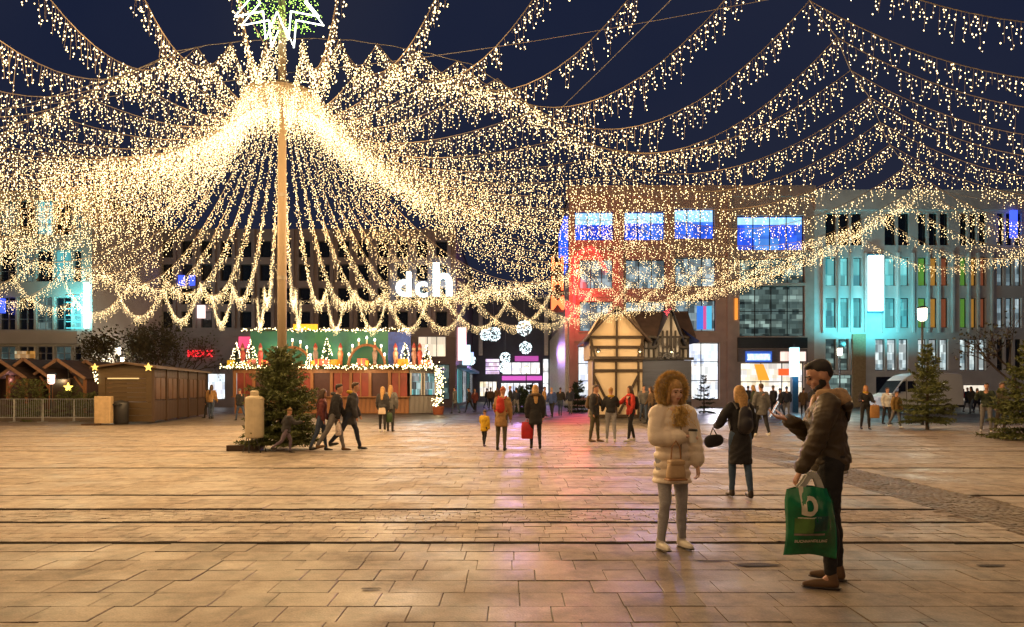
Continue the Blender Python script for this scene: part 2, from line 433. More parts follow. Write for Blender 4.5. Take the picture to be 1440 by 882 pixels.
G_MALL = interior('mall_glass', [(.03, .05, .05), (.10, .15, .14), (.06, .09, .08), (.3, .42, .38)], 0.70, (.4, 1, 1.1), dark=.15, seed=2)
G_SHOP = interior('bright_shop_glass', [(1., .93, .78), (1., .82, .55), (.95, .95, 1.), (.8, .7, .6)], 0.83, (.6, 1, .9), dark=.55, seed=3)
G_SHOPW = interior('white_shop_glass', [(.8, .9, 1.), (1., 1., .95), (.6, .7, .95), (1., .9, .8)], 0.88, (.8, 1, .7), dark=.5, seed=5)
G_TEAL = interior('teal_lit_glass', [(.05, .32, .36), (.12, .50, .52), (.20, .62, .62), (.06, .25, .30)], 0.66, (.6, 1, .4), dark=.45, seed=6)
G_WARM = interior('warm_lit_glass', [(1., .80, .55), (.95, .85, .7), (1., .72, .5)], 0.61, (.5, 1, .4), dark=.6, seed=8)
G_OFF = interior('office_glass', [(.45, .60, .62), (.75, .86, .85), (.30, .42, .46), (.85, .92, .9)], 0.62, (1., 1, .7), dark=.3, seed=9)
G_PURP = interior('purple_shop_glass', [(.55, .42, .95), (.85, .8, 1.), (.7, .45, .95), (.5, .65, 1.)], 0.74, (.5, 1, 1.2), dark=.4, seed=10)
GREEN_P = mat('green_blind', (.10, .26, .05), .6, emit=(.12, .3, .04), es=.3); ORANGE_P = mat('orange_blind', (.38, .20, .04), .6, emit=(.5, .24, .04), es=.3); BROWN_P = mat('brown_blind', (.24, .08, .04), .6, emit=(.3, .09, .04), es=.25)
def wall_with_holes(D, th, x0, x1, z0, z1, holes, axis='y', mb=None):
    """a wall of solid cells left open where windows stand; front face at D, facing the square"""
    mb = mb or MB()
    xs = sorted({x0, x1, *[h[0] for h in holes], *[h[1] for h in holes]}); zs = sorted({z0, z1, *[h[2] for h in holes], *[h[3] for h in holes]})
    xs = [x for x in xs if x0 <= x <= x1]; zs = [z for z in zs if z0 <= z <= z1]
    for c, d in zip(zs, zs[1:]):
        run = None
        for a, b in list(zip(xs, xs[1:])) + [(None, None)]:
            solid = a is not None and not any(h[0] - 1e-6 <= a and b <= h[1] + 1e-6 and h[2] - 1e-6 <= c and d <= h[3] + 1e-6 for h in holes)
            if solid: run = [a, b] if run is None else [run[0], b]
            elif run:
                if axis == 'y': mb.bb(run[0], run[1], D, D + th, c, d)
                else: mb.bb(D, D + th, run[0], run[1], c, d)
                run = None
    return mb
def window(par, D, x0, x1, z0, z1, glass, cols=3, rows=1, inset=.28, fr=.07, frame=None, name='window', sill=None):
    """glazing set back in its opening, with a frame and bars in front of it"""
    frame = frame or FRAME
    w = MB().bb(x0 - .02, x1 + .02, D + inset, D + inset + .06, z0 - .02, z1 + .02).build(name, glass, par)
    mb = MB(); y0 = D + inset - .07; y1 = D + inset - .002
    mb.bb(x0, x0 + fr, y0, y1, z0, z1); mb.bb(x1 - fr, x1, y0, y1, z0, z1)
    mb.bb(x0 + fr, x1 - fr, y0, y1, z0, z0 + fr); mb.bb(x0 + fr, x1 - fr, y0, y1, z1 - fr, z1)
    for k in range(1, cols):
        x = x0 + (x1 - x0) * k / cols; mb.bb(x - fr / 2, x + fr / 2, y0 + .005, y1, z0 + fr, z1 - fr)
    for k in range(1, rows):
        z = z0 + (z1 - z0) * k / rows; mb.bb(x0 + fr, x1 - fr, y0 + .012, y1, z - fr / 2, z + fr / 2)
    mb.build('frame', frame, w)
    if sill: MB().bb(x0 - .1, x1 + .1, D - .12, D + inset - .08, z0 - .10, z0 - .003).build('sill', sill, w)
    return w
def building(name, label, loc=(0, 0, 0)):
    return empty(name, loc, label=label, cat='building')
# ---- department store of brown stone, beside the street
D = 60.
st = building('department_store', 'brown stone department store with blue lit upper windows and red sign')
holes = []; wins = []
def W_(p, glass, cols=3, rows=1, **k):
    h = (X(p[0], D), X(p[1], D), Z(p[3], D), Z(p[2], D)); holes.append(h); wins.append((h, glass, cols, rows, k))
for p in ((808, 863, 297, 338), (878, 935, 297, 338), (948, 1005, 293, 336)): W_(p, G_BLUE)
W_((1037, 1131, 303, 356), G_BLUE, 4)
W_((815, 862, 365, 406), G_GREY); W_((880, 936, 365, 406), G_GREY); W_((950, 1007, 362, 403), G_GREY)
W_((815, 862, 424, 466), G_GREY); W_((880, 936, 424, 466), G_GREY); W_((950, 1007, 422, 466), G_GREY)
W_((1040, 1132, 364, 398), G_MALL, 4); W_((1040, 1132, 402, 473), G_MALL, 4, 2)
W_((813, 831, 487, 560), G_SHOPW, 1, 3); W_((845, 936, 485, 560), G_SHOPW, 4, 2); W_((962, 1012, 482, 562), G_SHOPW, 2, 3)
W_((1042, 1131, 510, 564), G_SHOP, 3, 2)
x0, x1, zt = X(800, D), X(1145, D), Z(266, D)
wall_with_holes(D, .5, x0, x1, 0, zt, holes).build('wall', STONE, st)
for h, g, c, r_, k in wins: window(st, D, *h, g, c, r_, inset=.35, sill=STONE, **k)
# pale upper third of the blue windows: brighter glazing row hung inside the opening
for p in ((808, 863, 299, 315), (878, 935, 299, 313), (948, 1005, 295, 311), (1037, 1131, 305, 315)):
    MB().bb(X(p[0], D) + .1, X(p[1], D) - .1, D + .315, D + .335, Z(p[3], D), Z(p[2], D)).build('transom_pane', G_SKYB, st)
MB().bb(x0 - .25, x1 + .02, D - .3, D - .003, zt - .7, zt + .25).build('cornice', STONE, st)
for xe_, zc_, d_ in ((x1, Z(352, D), .12), (X(1030, D), Z(414, D), .10), (X(1036, D), Z(476, D), .14)): MB().bb(x0, xe_, D - d_, D - .003, zc_ - .25, zc_).build('string_course', STONE, st)
MB().bb(x0, x1, D + .52, D + 28, zt - .6, zt - .2).build('roof', ROOFM, st)
for p in (793, 869, 941, 1022): MB().bb(X(p, D) if p > 800 else x0 + .002, X(p, D) + .45 if p > 800 else x0 + .45, D - .18, D - .003, .01, zt - .72).build('pilaster', STONE, st)
MB().bb(X(1037, D), X(1134, D), D - .25, D - .003, Z(490, D), Z(475, D)).build('canopy_band', FRAME, st)
MB().bb(X(1037, D), X(1134, D), D - .2, D - .003, Z(509, D), Z(491, D)).build('fascia', mat('grey_fascia', (.12, .10, .10), .5), st)
# side towards the street, with vertical fins lit in violet
sd = wall_with_holes(x0, .5, D + .51, D + 27, 0, zt - .02, [], 'x'); sd.build('side_wall', STONE, st)
for k in range(22): MB().bb(x0 - .28, x0 - .003, D + 1 + k * 1.15, D + 1.35 + k * 1.15, .3, Z(450, D)).build('fin', STEEL, st)
MB().bb(x0 - .35, x0 - .004, D + 1.0, D + 8, Z(372, D), Z(300, D)).build('blue_screen', glow('blue_screen', (.03, .12, 1.), 0.61), st)
# red sign: neon arch, blades and box
RED = glow('red_neon', (1., .02, .02), 2.4); ORED = glow('orange_red_neon', (1., .16, .05), 1.21)
sg = MB(); ys = D - .45
zz0, zz1 = Z(422, D), Z(362, D)
sg.bb(X(805, D), X(809, D), ys, ys + .2, Z(448, D), Z(362, D)); sg.bb(X(795, D), X(800.5, D), ys, ys + .2, Z(448, D), Z(425, D))
sg.bb(X(812, D), X(830, D), ys, ys + .2, Z(422, D), Z(409, D))
sg.build('sign_box', RED, st)
ar = MB(); pts = [(X(807 + 46 * t, D), ys + .1, Z(364 - 14 * math.sin(math.pi * t) + 50 * max(0, t - .6), D)) for t in [k / 12 for k in range(13)]]
ar.tube(pts, .11, 6).build('sign_arch', RED, st)
tx = text_mesh('sign_lettering', 'H\nH\nM', 1.7, (X(783, D), D - 1.0, Z(402, D)), (R(90), 0, 0), ORED, st, .06, bold=.02)
MB().bb(X(774, D), X(792, D), D - .95, D - .78, Z(441, D), Z(366, D)).bb(X(789, D), X(802, D), D - .86, D - .5, Z(375, D), Z(374, D)).build('sign_blade', FRAME, st)
MB().bb(X(1047, D), X(1083.5, D), D - .34, D - .203, Z(509.5, D), Z(494.5, D)).build('shop_sign', glow('blue_sign_face', (.03, .12, .6), 0.44), st)
MB().bb(X(1049, D), X(1081, D), D - .37, D - .343, Z(507, D), Z(498, D)).build('shop_sign_panel', interior('pale_blue_sign', [(.3, .6, 1.), (.75, .9, 1.), (.5, .8, 1.)], 0.88, (3, 1, 2.5), dark=.7), st)
MB().bb(X(1096, D), X(1131, D), D - .34, D - .203, Z(508, D), Z(495, D)).build('shop_sign', interior('red_white_sign', [(1., .25, .18), (1., .75, .65), (1., .9, .8)], 0.72, (.9, 1, .5), dark=.8), st)
MB().bb(X(1096, D), X(1117, D), D + .2, D + .25, Z(528, D), Z(518.5, D)).build('hanging_sign', glow('orange_red_panel', (1., .12, .03), 0.61), st)
po = MB().face([(X(1062, D), D + .27, Z(512, D)), (X(1075, D), D + .27, Z(512, D)), (X(1084, D), D + .27, Z(535, D)), (X(1068, D), D + .27, Z(535, D))]); po.build('poster', glow('orange_poster', (1., .38, .03), 0.55), st)
for c, xs_ in (((.05, .25, .95), (981, 990)), ((.75, .1, .35), (990, 995)), ((.1, .6, .95), (994, 1002))):
    MB().bb(X(xs_[0], D), X(xs_[1], D), D + .24, D + .27, Z(463, D), Z(430, D)).build('window_poster', glow('poster_%d' % xs_[0], c, 0.44), st)
MB().bb(X(1033, D), X(1036.5, D), D - .22, D - .003, Z(450, D), Z(420, D)).build('orange_light_strip', glow('orange_strip', (1., .35, .05), 0.50), st)
# ---- pale concrete office with teal flood light
ob = building('office_block', 'pale concrete office block with tall narrow windows and teal flood light')
holes = []; wins = []
top, rows = 300, ((300, 345), (362, 402), (419, 461), (477, 521))
TEALG = G_TEAL
for (a, b, n, kinds) in ((1160, 1214, 3, (G_DARK, G_TEAL, G_TEAL, G_MALL)), (1243, 1281, 2, (G_DARK, G_TEAL, G_TEAL, None)), (1290, 1336, 3, (G_DARK, 'c', 'c', G_OFF)),
                         (1349, 1389, 3, (G_DARK, 'c', 'c', G_OFF)), (1401, 1439, 3, (G_DARK, G_GREY, G_GREY, G_DARK)), (1452, 1492, 3, (G_DARK, G_GREY, G_DARK, G_OFF))):
    for (ya, yb), kd in zip(rows, kinds):
        if kd is None: continue
        w = (b - a) / n
        for k in range(n):
            g = kd
            if kd == 'c': g = (GREEN_P, ORANGE_P, BROWN_P)[(k + (a == 1349) * 0) % 3]
            p = (a + k * w + 1, a + (k + 1) * w - 2.2, ya, yb)
            h = (X(p[0], D), X(p[1], D), Z(p[3], D), Z(p[2], D)); holes.append(h); wins.append((h, g))
for k in range(3):
    p = (1231 + k * 16.5, 1244.5 + k * 16.5, 477, 521); h = (X(p[0], D), X(p[1], D), Z(p[3], D), Z(p[2], D)); holes.append(h); wins.append((h, G_OFF))
for p, g in (((1165, 1199, 527, 562), G_MALL), ((1352, 1390, 541, 566), G_WARM), ((1232, 1280, 530, 562), G_DARK), ((1305, 1336, 530, 562), G_DARK)):
    h = (X(p[0], D), X(p[1], D), Z(p[3], D), Z(p[2], D)); holes.append(h); wins.append((h, g))
xa, xb, zt2 = X(1145, D) + .01, X(1505, D), Z(271, D)
wall_with_holes(D, .5, xa, xb, 0, zt2, holes).build('wall', CONC, ob)
for h, g in wins: window(ob, D, *h, g, 1, 1, inset=.3, fr=.06, sill=None)
MB().bb(xa, xb, D + .52, D + 20, zt2 - .6, zt2 - .2).build('roof', ROOFM, ob)
MB().bb(xa, xb, D - .22, D - .003, Z(300, D) + .25, zt2 + .2).build('parapet', CONC, ob)
for p in (1157, 1178.5, 1196.5, 1216.5, 1241, 1262.5, 1283, 1304.5, 1319.5, 1339, 1361.5, 1374.5, 1394): MB().bb(X(p, D) - .09, X(p, D) + .09, D - .24, D - .003, Z(468, D), Z(356, D)).build('fin', CONC, ob)
TW = glow('white_led_sign', (.75, 1., 1.), 1.76)
MB().bb(X(1218, D), X(1237.5, D), D - .55, D - .28, Z(438, D), Z(361, D)).build('led_sign', TW, ob)
MB().bb(X(1217, D), X(1240, D), D - .275, D - .245, Z(441, D), Z(358, D)).build('sign_backing', mat('teal_sign_box', (.03, .2, .3), .4), ob)
MB().bb(X(1198, D), X(1216, D), D - .2, D - .003, 0.02, Z(470, D)).build('entrance_panel', mat('entrance_beige', (.4, .3, .16), .6), ob)
lamp('teal_flood', 'AREA', (X(1230, D), D - 3.2, Z(480, D)), 170, (.10, .85, .95), 2., (R(155), 0, 0), ob, sizey=.5)
lamp('teal_flood', 'AREA', (X(1182, D), D - 2.2, Z(470, D)), 110, (.10, .85, .95), 2., (R(158), 0, 0), ob, sizey=.5)
MB().bb(X(1416, D), X(1424, D), D - .6, D - .3, Z(336, D), Z(298, D)).build('blue_sign', glow('blue_sign', (.05, .1, 1.), 0.88), ob)
# ---- dark plum block behind the mast
D2 = 60.
db = building('plum_clad_block', 'dark plum clad block with narrow pilasters and white lettering')
xa, xb, zt3 = X(205, D2), X(641, D2), Z(322, D2)
holes = []; wins = []
for fl in range(4):
    for k in range(15):
        a = xa + 1.4 + k * 1.72; z0 = Z(338 + 33 * fl, D2) - 1.5
        holes.append((a, a + 1.0, z0, z0 + 1.45)); wins.append((holes[-1], G_DARK))
for p, g in (((587, 627, 467, 502), G_WARM), ((290, 316, 525, 562), G_SHOPW), ((330, 370, 520, 562), G_SHOP), ((380, 440, 515, 562), G_GREY), ((600, 632, 512, 562), G_MALL)):
    h = (X(p[0], D2), X(p[1], D2), Z(p[3], D2), Z(p[2], D2)); holes.append(h); wins.append((h, g))
wall_with_holes(D2, .5, xa, xb, 0, zt3, holes).build('wall', DARKW, db)
for h, g in wins: window(db, D2, *h, g, 3 if g is G_WARM else 1, 1, inset=.3, fr=.06)
for k in range(16): MB().bb(xa + .9 + k * 1.72 - .14, xa + .9 + k * 1.72 + .14, D2 - .22, D2 - .003, Z(462, D2), zt3 - .05).build('pilaster', DARKW, db)
MB().bb(xa, xb, D2 - .3, D2 - .003, Z(474, D2), Z(465, D2)).build('canopy_band', DARKW, db)
MB().bb(xa, xb, D2 + .52, D2 + 26, zt3 - .6, zt3 - .2).build('roof', ROOFM, db)
wall_with_holes(xb - .5, .495, D2 + .51, D2 + 27, 0, zt3 - .02, [], 'x').build('side_wall', DARKW, db)
LET = glow('white_letter', (.72, .95, 1.), 2.20)
text_mesh('rooftop_letter', 'd', 2.9, (X(570, D2), D2 - .9, Z(404, D2)), (R(90), 0, 0), LET, db, .12, bold=.07)
text_mesh('rooftop_letter', 'c', 2.7, (X(594.5, D2), D2 - .9, Z(406, D2)), (R(90), 0, 0), LET, db, .12, bold=.03)
text_mesh('rooftop_letter', 'h', 3.9, (X(624, D2), D2 - .9, Z(398, D2)), (R(90), 0, 0), LET, db, .12, bold=.09)
MB().bb(X(556, D2), X(640, D2), D2 - .72, D2 - .5, Z(421, D2) , Z(419.5, D2)).bb(X(560, D2), X(638, D2), D2 - .55, D2 - .003, Z(424, D2) , Z(421.2, D2)).build('sign_rail', FRAME, db)
text_mesh('shop_lettering', 'MEXX', .82, (X(283, D2), D2 - .25, Z(498, D2)), (R(90), 0, 0), glow('red_letter', (1., .02, .03), 1.10), db, .03, bold=.01)
MB().bb(X(338, D2), X(365, D2), D2 - .4, D2 - .1, Z(490, D2), Z(474, D2)).build('pink_sign', glow('pink_sign', (1., .08, .2), 0.55), db)
for p in (257, 272): MB().bb(X(p - 4, D2), X(p + 4, D2), D2 - .32, D2 - .1, Z(402, D2), Z(388, D2)).build('blue_sign', glow('blue_sign', (.05, .1, 1.), 0.88), db)
MB().bb(X(280, D2), X(290, D2), D2 - .4, D2 - .15, Z(448, D2), Z(430, D2)).build('white_sign', glow('pink_white', (1., .75, .7), 0.88), db)
# ---- left block: banded office with teal corner
D3 = 50.
lb = building('banded_office', 'banded concrete office with gridded windows and teal lit corner')
xa, xb, zt4 = X(-90, D3), X(130, D3), Z(268, D3)
holes = []; wins = []
for (ya, yb) in ((282, 330), (352, 396), (418, 464), (487, 516)):
    for k in range(8):
        a = xa + .5 + k * 1.36 * 1.0; holes.append((a, a + 1.22, Z(yb, D3), Z(ya, D3))); wins.append(holes[-1])
wall_with_holes(D3, .5, xa, xb - .8, 0, zt4, holes).build('wall', BEIGE, lb)
for i, h in enumerate(wins): window(lb, D3, *h, (G_DARK, G_MALL, G_DARK, G_TEAL)[(i * 7 + i // 8) % 4] if i % 8 > 4 else (G_DARK, G_MALL)[(i * 5) % 3 == 0], 2, 3, inset=.25, fr=.045, frame=STEEL)
MB().bb(xb - .79, xb, D3 - .05, D3 + .5, 0, zt4).build('corner_pier', BEIGE, lb)
MB().bb(xb - .45, xb - .2, D3 - .3, D3 - .06, Z(462, D3), Z(398, D3)).build('led_strip', glow('teal_white_strip', (.6, 1., 1.), 2.20), lb)
for k in range(6): MB().bb(xb - 1.9, xb - .82, D3 - .07, D3 - .01, Z(462 - k * 9, D3), Z(461 - k * 9, D3)).build('teal_tube', glow('teal_tube', (.15, .9, 1.), 0.66), lb)
lamp('teal_flood', 'AREA', (xb - .4, D3 - 1.4, Z(452, D3)), 160, (.12, .85, .9), 1.2, (R(150), 0, 0), lb, sizey=.5)
wall_with_holes(xb - .5, .499, D3 + .51, D3 + 10.2, 0, zt4 - .02, [], 'x').build('side_wall', BEIGE, lb)
MB().bb(xa, xb - .81, D3 - .5, D3 - .003, Z(484, D3), Z(467, D3)).build('canopy_band', BEIGE, lb)
MB().bb(xa, xb, D3 + .52, D3 + 10, zt4 - .5, zt4 - .1).build('roof', ROOFM, lb)
MB().bb(X(5, D3), X(11, D3), D3 - .5, D3 - .2, Z(441, D3), Z(421, D3)).build('blue_sign', glow('blue_sign', (.05, .1, 1.), 0.88), lb)
MB().bb(X(22, D3), X(50, D3), D3 - .1, D3 - .05, Z(504, D3), Z(494, D3)).build('poster', interior('warm_poster', [(.9, .6, .15), (.8, .3, .05), (.9, .8, .5)], 0.33, (1.2, 1, 1.5), dark=.3), lb)
# ---- end of the street
D4 = 86.
eb = building('street_end_store', 'slate blue store with violet shop front closing the street')
xa, xb, zt5 = -9., 7.6, Z(418, D4)
holes = []; wins = []
for p, g, c, r_ in (((682, 703, 504, 527), G_PURP, 1, 4), ((706, 760, 509, 527), G_SHOPW, 4, 1), ((763, 772, 504, 558), G_SHOPW, 1, 3), ((674, 699, 536, 558), G_SHOP, 4, 1), ((704, 758, 538, 560), G_SHOPW, 6, 1)):
    h = (X(p[0], D4), X(p[1], D4), Z(p[3], D4), Z(p[2], D4)); holes.append(h); wins.append((h, g, c, r_))
wall_with_holes(D4, .5, xa, xb, 0, zt5, holes).build('wall', NAVY, eb)
for h, g, c, r_ in wins: window(eb, D4, *h, g, c, r_, inset=.3, fr=.08)
for k, p in enumerate((676, 722, 768)): MB().bb(X(p, D4) - .25, X(p, D4) + .25, D4 - .2, D4 - .003, Z(500, D4), zt5).build('pilaster', STEEL if k != 1 else NAVY, eb)
MB().bb(X(706, D4), X(762, D4), D4 - .5, D4 - .003, Z(535, D4), Z(529, D4)).build('sign_band', glow('magenta_band', (.75, .12, .6), 0.50), eb)
MB().bb(X(724, D4), X(757, D4), D4 - .35, D4 - .003, Z(508, D4), Z(501, D4)).build('sign_panel', glow('magenta_panel', (.65, .10, .5), 0.39), eb)
MB().bb(xa, xb, D4 + .52, D4 + 10, zt5 - .5, zt5 - .1).build('roof', ROOFM, eb)
# shops on the near side of the street
ls = building('street_shop', 'glass fronted shop with pink and white blade sign beside the street')
xw = X(641, 60.) + .02
for k in range(4):
    w = MB().bb(xw, xw + .06, 61.5 + k * 5.6, 66.3 + k * 5.6, .3, 3.4).build('window', G_SHOPW if k % 2 else G_TEAL, ls)
    fr = MB()
    for j in range(5): fr.bb(xw + .062, xw + .12, 61.5 + k * 5.6 + j * 1.17, 61.6 + k * 5.6 + j * 1.17, .3, 3.4)
    fr.build('frame', FRAME, w)
MB().bb(xw, xw + .9, 61, 84, 3.5, 3.75).build('awning', mat('blue_awning', (.08, .2, .4), .5), ls)
for k, (c, z0, z1) in enumerate((((1., .55, .55), 4.2, 7.2), ((.6, .9, 1.), 4., 6.), ((.4, .5, 1.), 4.4, 5.6))):
    MB().bb(xw, xw + .75, 62 + k * 6, 62.25 + k * 6, z0, z1).build('blade_sign', glow('blade_%d' % k, c, 0.99), ls)

# light that the lit fronts throw out over the square
def front_light(loc, e, col, cone, down, par, yaw=0.):
    l = lamp('front_light', 'SPOT', loc, e, col, .8, (R(90 - down), 0, R(180 + yaw)), par, spot=cone)
front_light((1., 84.5, 6.), 4500, (.55, .30, 1.), 34, 6, eb)
front_light((X(812, 60.), 58.4, Z(402, 60.)), 1300, (1., .10, .12), 80, 14, st, 4)
front_light((X(905, 60.), 58.8, Z(318, 60.)), 1800, (.15, .2, 1.), 80, 22, st)
front_light((X(1228, 60.), 58.5, Z(400, 60.)), 2600, (.35, .95, 1.), 60, 16, ob, 14)
front_light((X(1000, 60.), 59., 3.5), 900, (.95, .9, 1.), 90, 10, st)
front_light((X(600, 60.), 58.2, Z(398, 60.)), 900, (.75, .9, 1.), 60, 14, db, 0)
lamp('neon_light', 'POINT', (X(818, 60.), 57.6, Z(396, 60.)), 260, (1., .05, .05), .8, parent=st)
lamp('neon_light', 'POINT', (X(800, 60.), 57.6, Z(440, 60.)), 160, (1., .05, .05), .8, parent=st)
# ------------------------------------------------------------------ the canopy of light strings round the mast
PX, PY = -6.4, 19.0
BULB = glow('bulb_warm_white', (1.0, .72, .34), 3.3, 'NONE')
CABLE = mat('cable_sleeve', (.22, .18, .13), .7)
def table(tab, a):
    a = (a + 180) % 360 - 180
    ks = sorted(tab)
    for k0, k1 in zip(ks, ks[1:]):
        if k0 <= a <= k1:
            t = (a - k0) / (k1 - k0); return tab[k0] + (tab[k1] - tab[k0]) * t
    return tab[ks[0]] if a < ks[0] else tab[ks[-1]]
R1 = {-180: 13, -140: 12.5, -90: 10.5, -45: 7.5, 0: 6, 30: 6.5, 50: 7.6, 60: 8.3, 90: 10, 120: 11.5, 150: 12.5, 180: 13}
Z1 = {-180: 6.3, -120: 6.2, -90: 6.2, -45: 6.4, -30: 6.25, -15: 6.95, 0: 8.0, 30: 8.4, 50: 8.2, 60: 7.4, 68: 7.0, 90: 6.5, 120: 6.3, 180: 6.3}
R2 = {-180: 25, -135: 23, -90: 19, -50: 15, 0: 14, 52: 13.9, 65: 14.2, 77: 15.2, 84: 16.1, 96: 19, 110: 21, 135: 23.5, 155: 26, 180: 25}
Z2 = {-180: 7.3, -120: 7.2, -60: 7.5, 0: 8.3, 40: 8.0, 52: 7.5, 90: 7.6, 120: 8.1, 150: 8.0, 180: 7.4}
def ring(a, rt, zt):
    r = table(rt, a); t = R(a)
    return Vector((PX + r * math.sin(t), PY - r * math.cos(t), table(zt, a)))
def octa(mb, p, r):
    i = len(mb.v); x, y, z = p
    mb.v += [(x - r, y, z), (x + r, y, z), (x, y - r, z), (x, y + r, z), (x, y, z - r * 1.3), (x, y, z + r * 1.3)]
    mb.f += [(i + a, i + b, i + c) for a, b, c in ((0, 2, 5), (2, 1, 5), (1, 3, 5), (3, 0, 5), (2, 0, 4), (1, 2, 4), (3, 1, 4), (0, 3, 4))]
def seg_pts(a, b, sag, step=.35, skew=1.):
    n = max(4, int((b - a).length / step))
    return [a.lerp(b, k / n) - Vector((0, 0, sag * 4 * (k / n) ** skew * (1 - (k / n) ** skew))) for k in range(n + 1)]
def hang(path, cab, bulbs, rr, step=.085, lo=.06, hi=.50, br=.0088, gap=.066):
    """icicle strands hung from a path, in tufts of unequal length"""
    acc = 0.; tuft = 0
    for a, b in zip(path, path[1:]):
        L = (b - a).length; d = acc
        while d < L:
            p = a.lerp(b, d / L)
            tuft += 1
            h = lo + (hi - lo) * (abs(math.sin(tuft * 1.13)) ** 1.6) * rr.uniform(.45, 1.)
            if rr.random() < .86:
                k = int(h / gap); q = Vector(p); pts = [Vector(p)]
                for j in range(k + 1):
                    q = q + Vector((rr.gauss(0, .011), rr.gauss(0, .011), -gap * rr.uniform(.8, 1.2)))
                    pts.append(Vector(q))
                    octa(bulbs, q + Vector((rr.gauss(0, .032), rr.gauss(0, .032), rr.gauss(0, .015))), br * rr.choice((.7, .9, 1., 1.05, 1.25)))
                if cab is not None: cab.tube([pts[0], pts[-1]], .0025, 3, cap=False)
            d += step * rr.uniform(.7, 1.35)
        acc = d - L
def garland(points, sags, label, group, rr, step=.085, far=False, name='light_string', wpm=5.0, long_first=False, dense=False, **kw):
    cab = MB(); bl = MB()
    for i_, ((a, b), sg) in enumerate(zip(zip(points, points[1:]), sags)):
        path = seg_pts(a, b, sg, skew=.62 if dense and i_ == 0 else 1.)
        if long_first: kw['hi'] = (.86 if dense else .6, .55, .46, .46)[i_]
        cab.tube(path, .0065, 5, cap=False)
        hang(path, None if far else cab, bl, rr, step * (.78 if dense and i_ == 0 else .9 if dense and i_ == 1 else 1), **kw)
    o = cab.build(name, CABLE, label=label, cat='light string', group=group)
    bl.build('bulbs', BULB, o, kind='stuff')
    if wpm:                                # the light the string's bulbs give, gathered at a few points along it
        for (a, b), sg in zip(zip(points, points[1:]), sags):
            L = (b - a).length; n = max(1, round(L / 6.5))
            for k in range(n):
                t = (k + .5) / n; c = a.lerp(b, t) - Vector((0, 0, sg * 4 * t * (1 - t) + .3))
                lamp('string_light', 'POINT', c, wpm * L / n, (1., .605, .262), .6, parent=o)
    return o
NB = 0
for k in range(60):
    a = 4 + 6 * k
    a = (a + 180) % 360 - 180
    rr = random.Random(100 + k)
    t = R(a)
    top = Vector((PX + 1.0 * math.sin(t), PY - 1.0 * math.cos(t), 9.7))
    p1 = ring(a, R1, Z1); p2 = ring(a, R2, Z2)
    pts = [top, p1, p2]; L1 = (p1 - top).length; L2 = (p2 - p1).length
    sg = [L1 * (.16 if -20 < a < 125 else .175 if abs(a) < 125 else .20), L2 * (.24 if abs(a) < 60 else .15)]
    if abs(a) > 40 and abs(a) < 118:
        s = 1 if a > 0 else -1
        p3 = p2 + Vector((s * 9.5, (-1.0 if abs(a) < 85 else 1.5), .6)); pts.append(p3); sg.append(1.75)
        lab = 'string of warm white icicle lights fanning from mast past two cables to side of square'
        grp = 'light strings running to the sides of the square'
    elif abs(a) <= 40:
        p3 = p2 + Vector((math.sin(t) * 11, -math.cos(t) * 11, .3)); p4 = p3 + Vector((math.sin(t) * 10, -math.cos(t) * 10, .2)); pts += [p3, p4]; sg += [1.9, 1.7]
        lab = 'string of warm white icicle lights peaking on front cable then rising overhead'; grp = 'light strings coming overhead'
    else:
        lab = 'string of warm white icicle lights dipping twice behind the mast'; grp = 'light strings running away behind the mast'
    far = p1.y > 20
    garland(pts, sg, lab, grp, rr, .072 if far else .066, far, wpm=7.5 if far else 4.5, long_first=True, dense=abs(a) < 105)
# ------------------------------------------------------------------ mast with star, support cables
PINE = mat('mast_pine', (.30, .23, .15), .6, var=.25, scale=2, bump=.3, bscale=20, stretch=(1, 1, .08))
mast = MB()
mast.tube([(PX, PY, 0), (PX, PY, 5), (PX, PY, 9.9), (PX, PY, 13.4)], [.125, .12, .11, .09], 14)
mast = mast.build('mast', PINE, smooth=True, label='tall round timber mast carrying the star and light canopy', cat='mast')
MB().lathe([(.0, 9.55), (1.02, 9.6), (1.06, 9.66), (1.02, 9.72), (.14, 9.8), (.0, 9.82)], (PX, PY, 0), 32).build('crown_ring', CABLE, mast)
for z in (2.2, 4.6, 6.9): MB().lathe([(.135, z), (.135, z + .1)], (PX, PY, 0), 14).build('steel_collar', mat('dull_steel', (.3, .27, .22), .5, .5), mast)
bl = MB(); rr = random.Random(5)
for k in range(420):
    a = rr.uniform(0, 6.283); z = rr.uniform(9.7, 11.9); r_ = rr.uniform(.13, .24) * (1 if z > 10 else 1.3)
    octa(bl, (PX - .09 + r_ * math.cos(a), PY + r_ * math.sin(a), z), .011)
bl.build('mast_bulbs', BULB, mast, kind='stuff')
star = empty('star_ornament', (PX, PY - .2, 12.35), label='eight pointed star with white neon outline and green lights on mast top', cat='star')
pts = []; tips = [(-29, 1.32), (-76, 1.30), (-104, 1.30), (-151, 1.32), (151, 1.32), (104, 1.3), (76, 1.3), (29, 1.32)]
tips = sorted(tips); ang = [a for a, _ in tips]
for i, (a, r_) in enumerate(tips):
    b = tips[(i + 1) % 8][0] + (360 if i == 7 else 0)
    pts.append((r_ * math.cos(R(a)), 0, r_ * math.sin(R(a)))); m_ = (a + b) / 2
    ri = .62 if (b - a) > 35 else .50
    pts.append((ri * math.cos(R(m_)), 0, ri * math.sin(R(m_))))
NEON = glow('white_neon', (.92, 1., .85), 3.5)
for yo in (-.2, .25):
    t_ = MB(); q = [(x, yo, z) for x, _, z in pts]
    for a, b in zip(q, q[1:] + q[:1]): t_.tube([a, b], .016, 6)
    t_.build('neon_outline', NEON, star)
sp_ = MB()
for x, _, z in pts: sp_.tube([(x, -.2, z), (x, .25, z)], .008, 4)
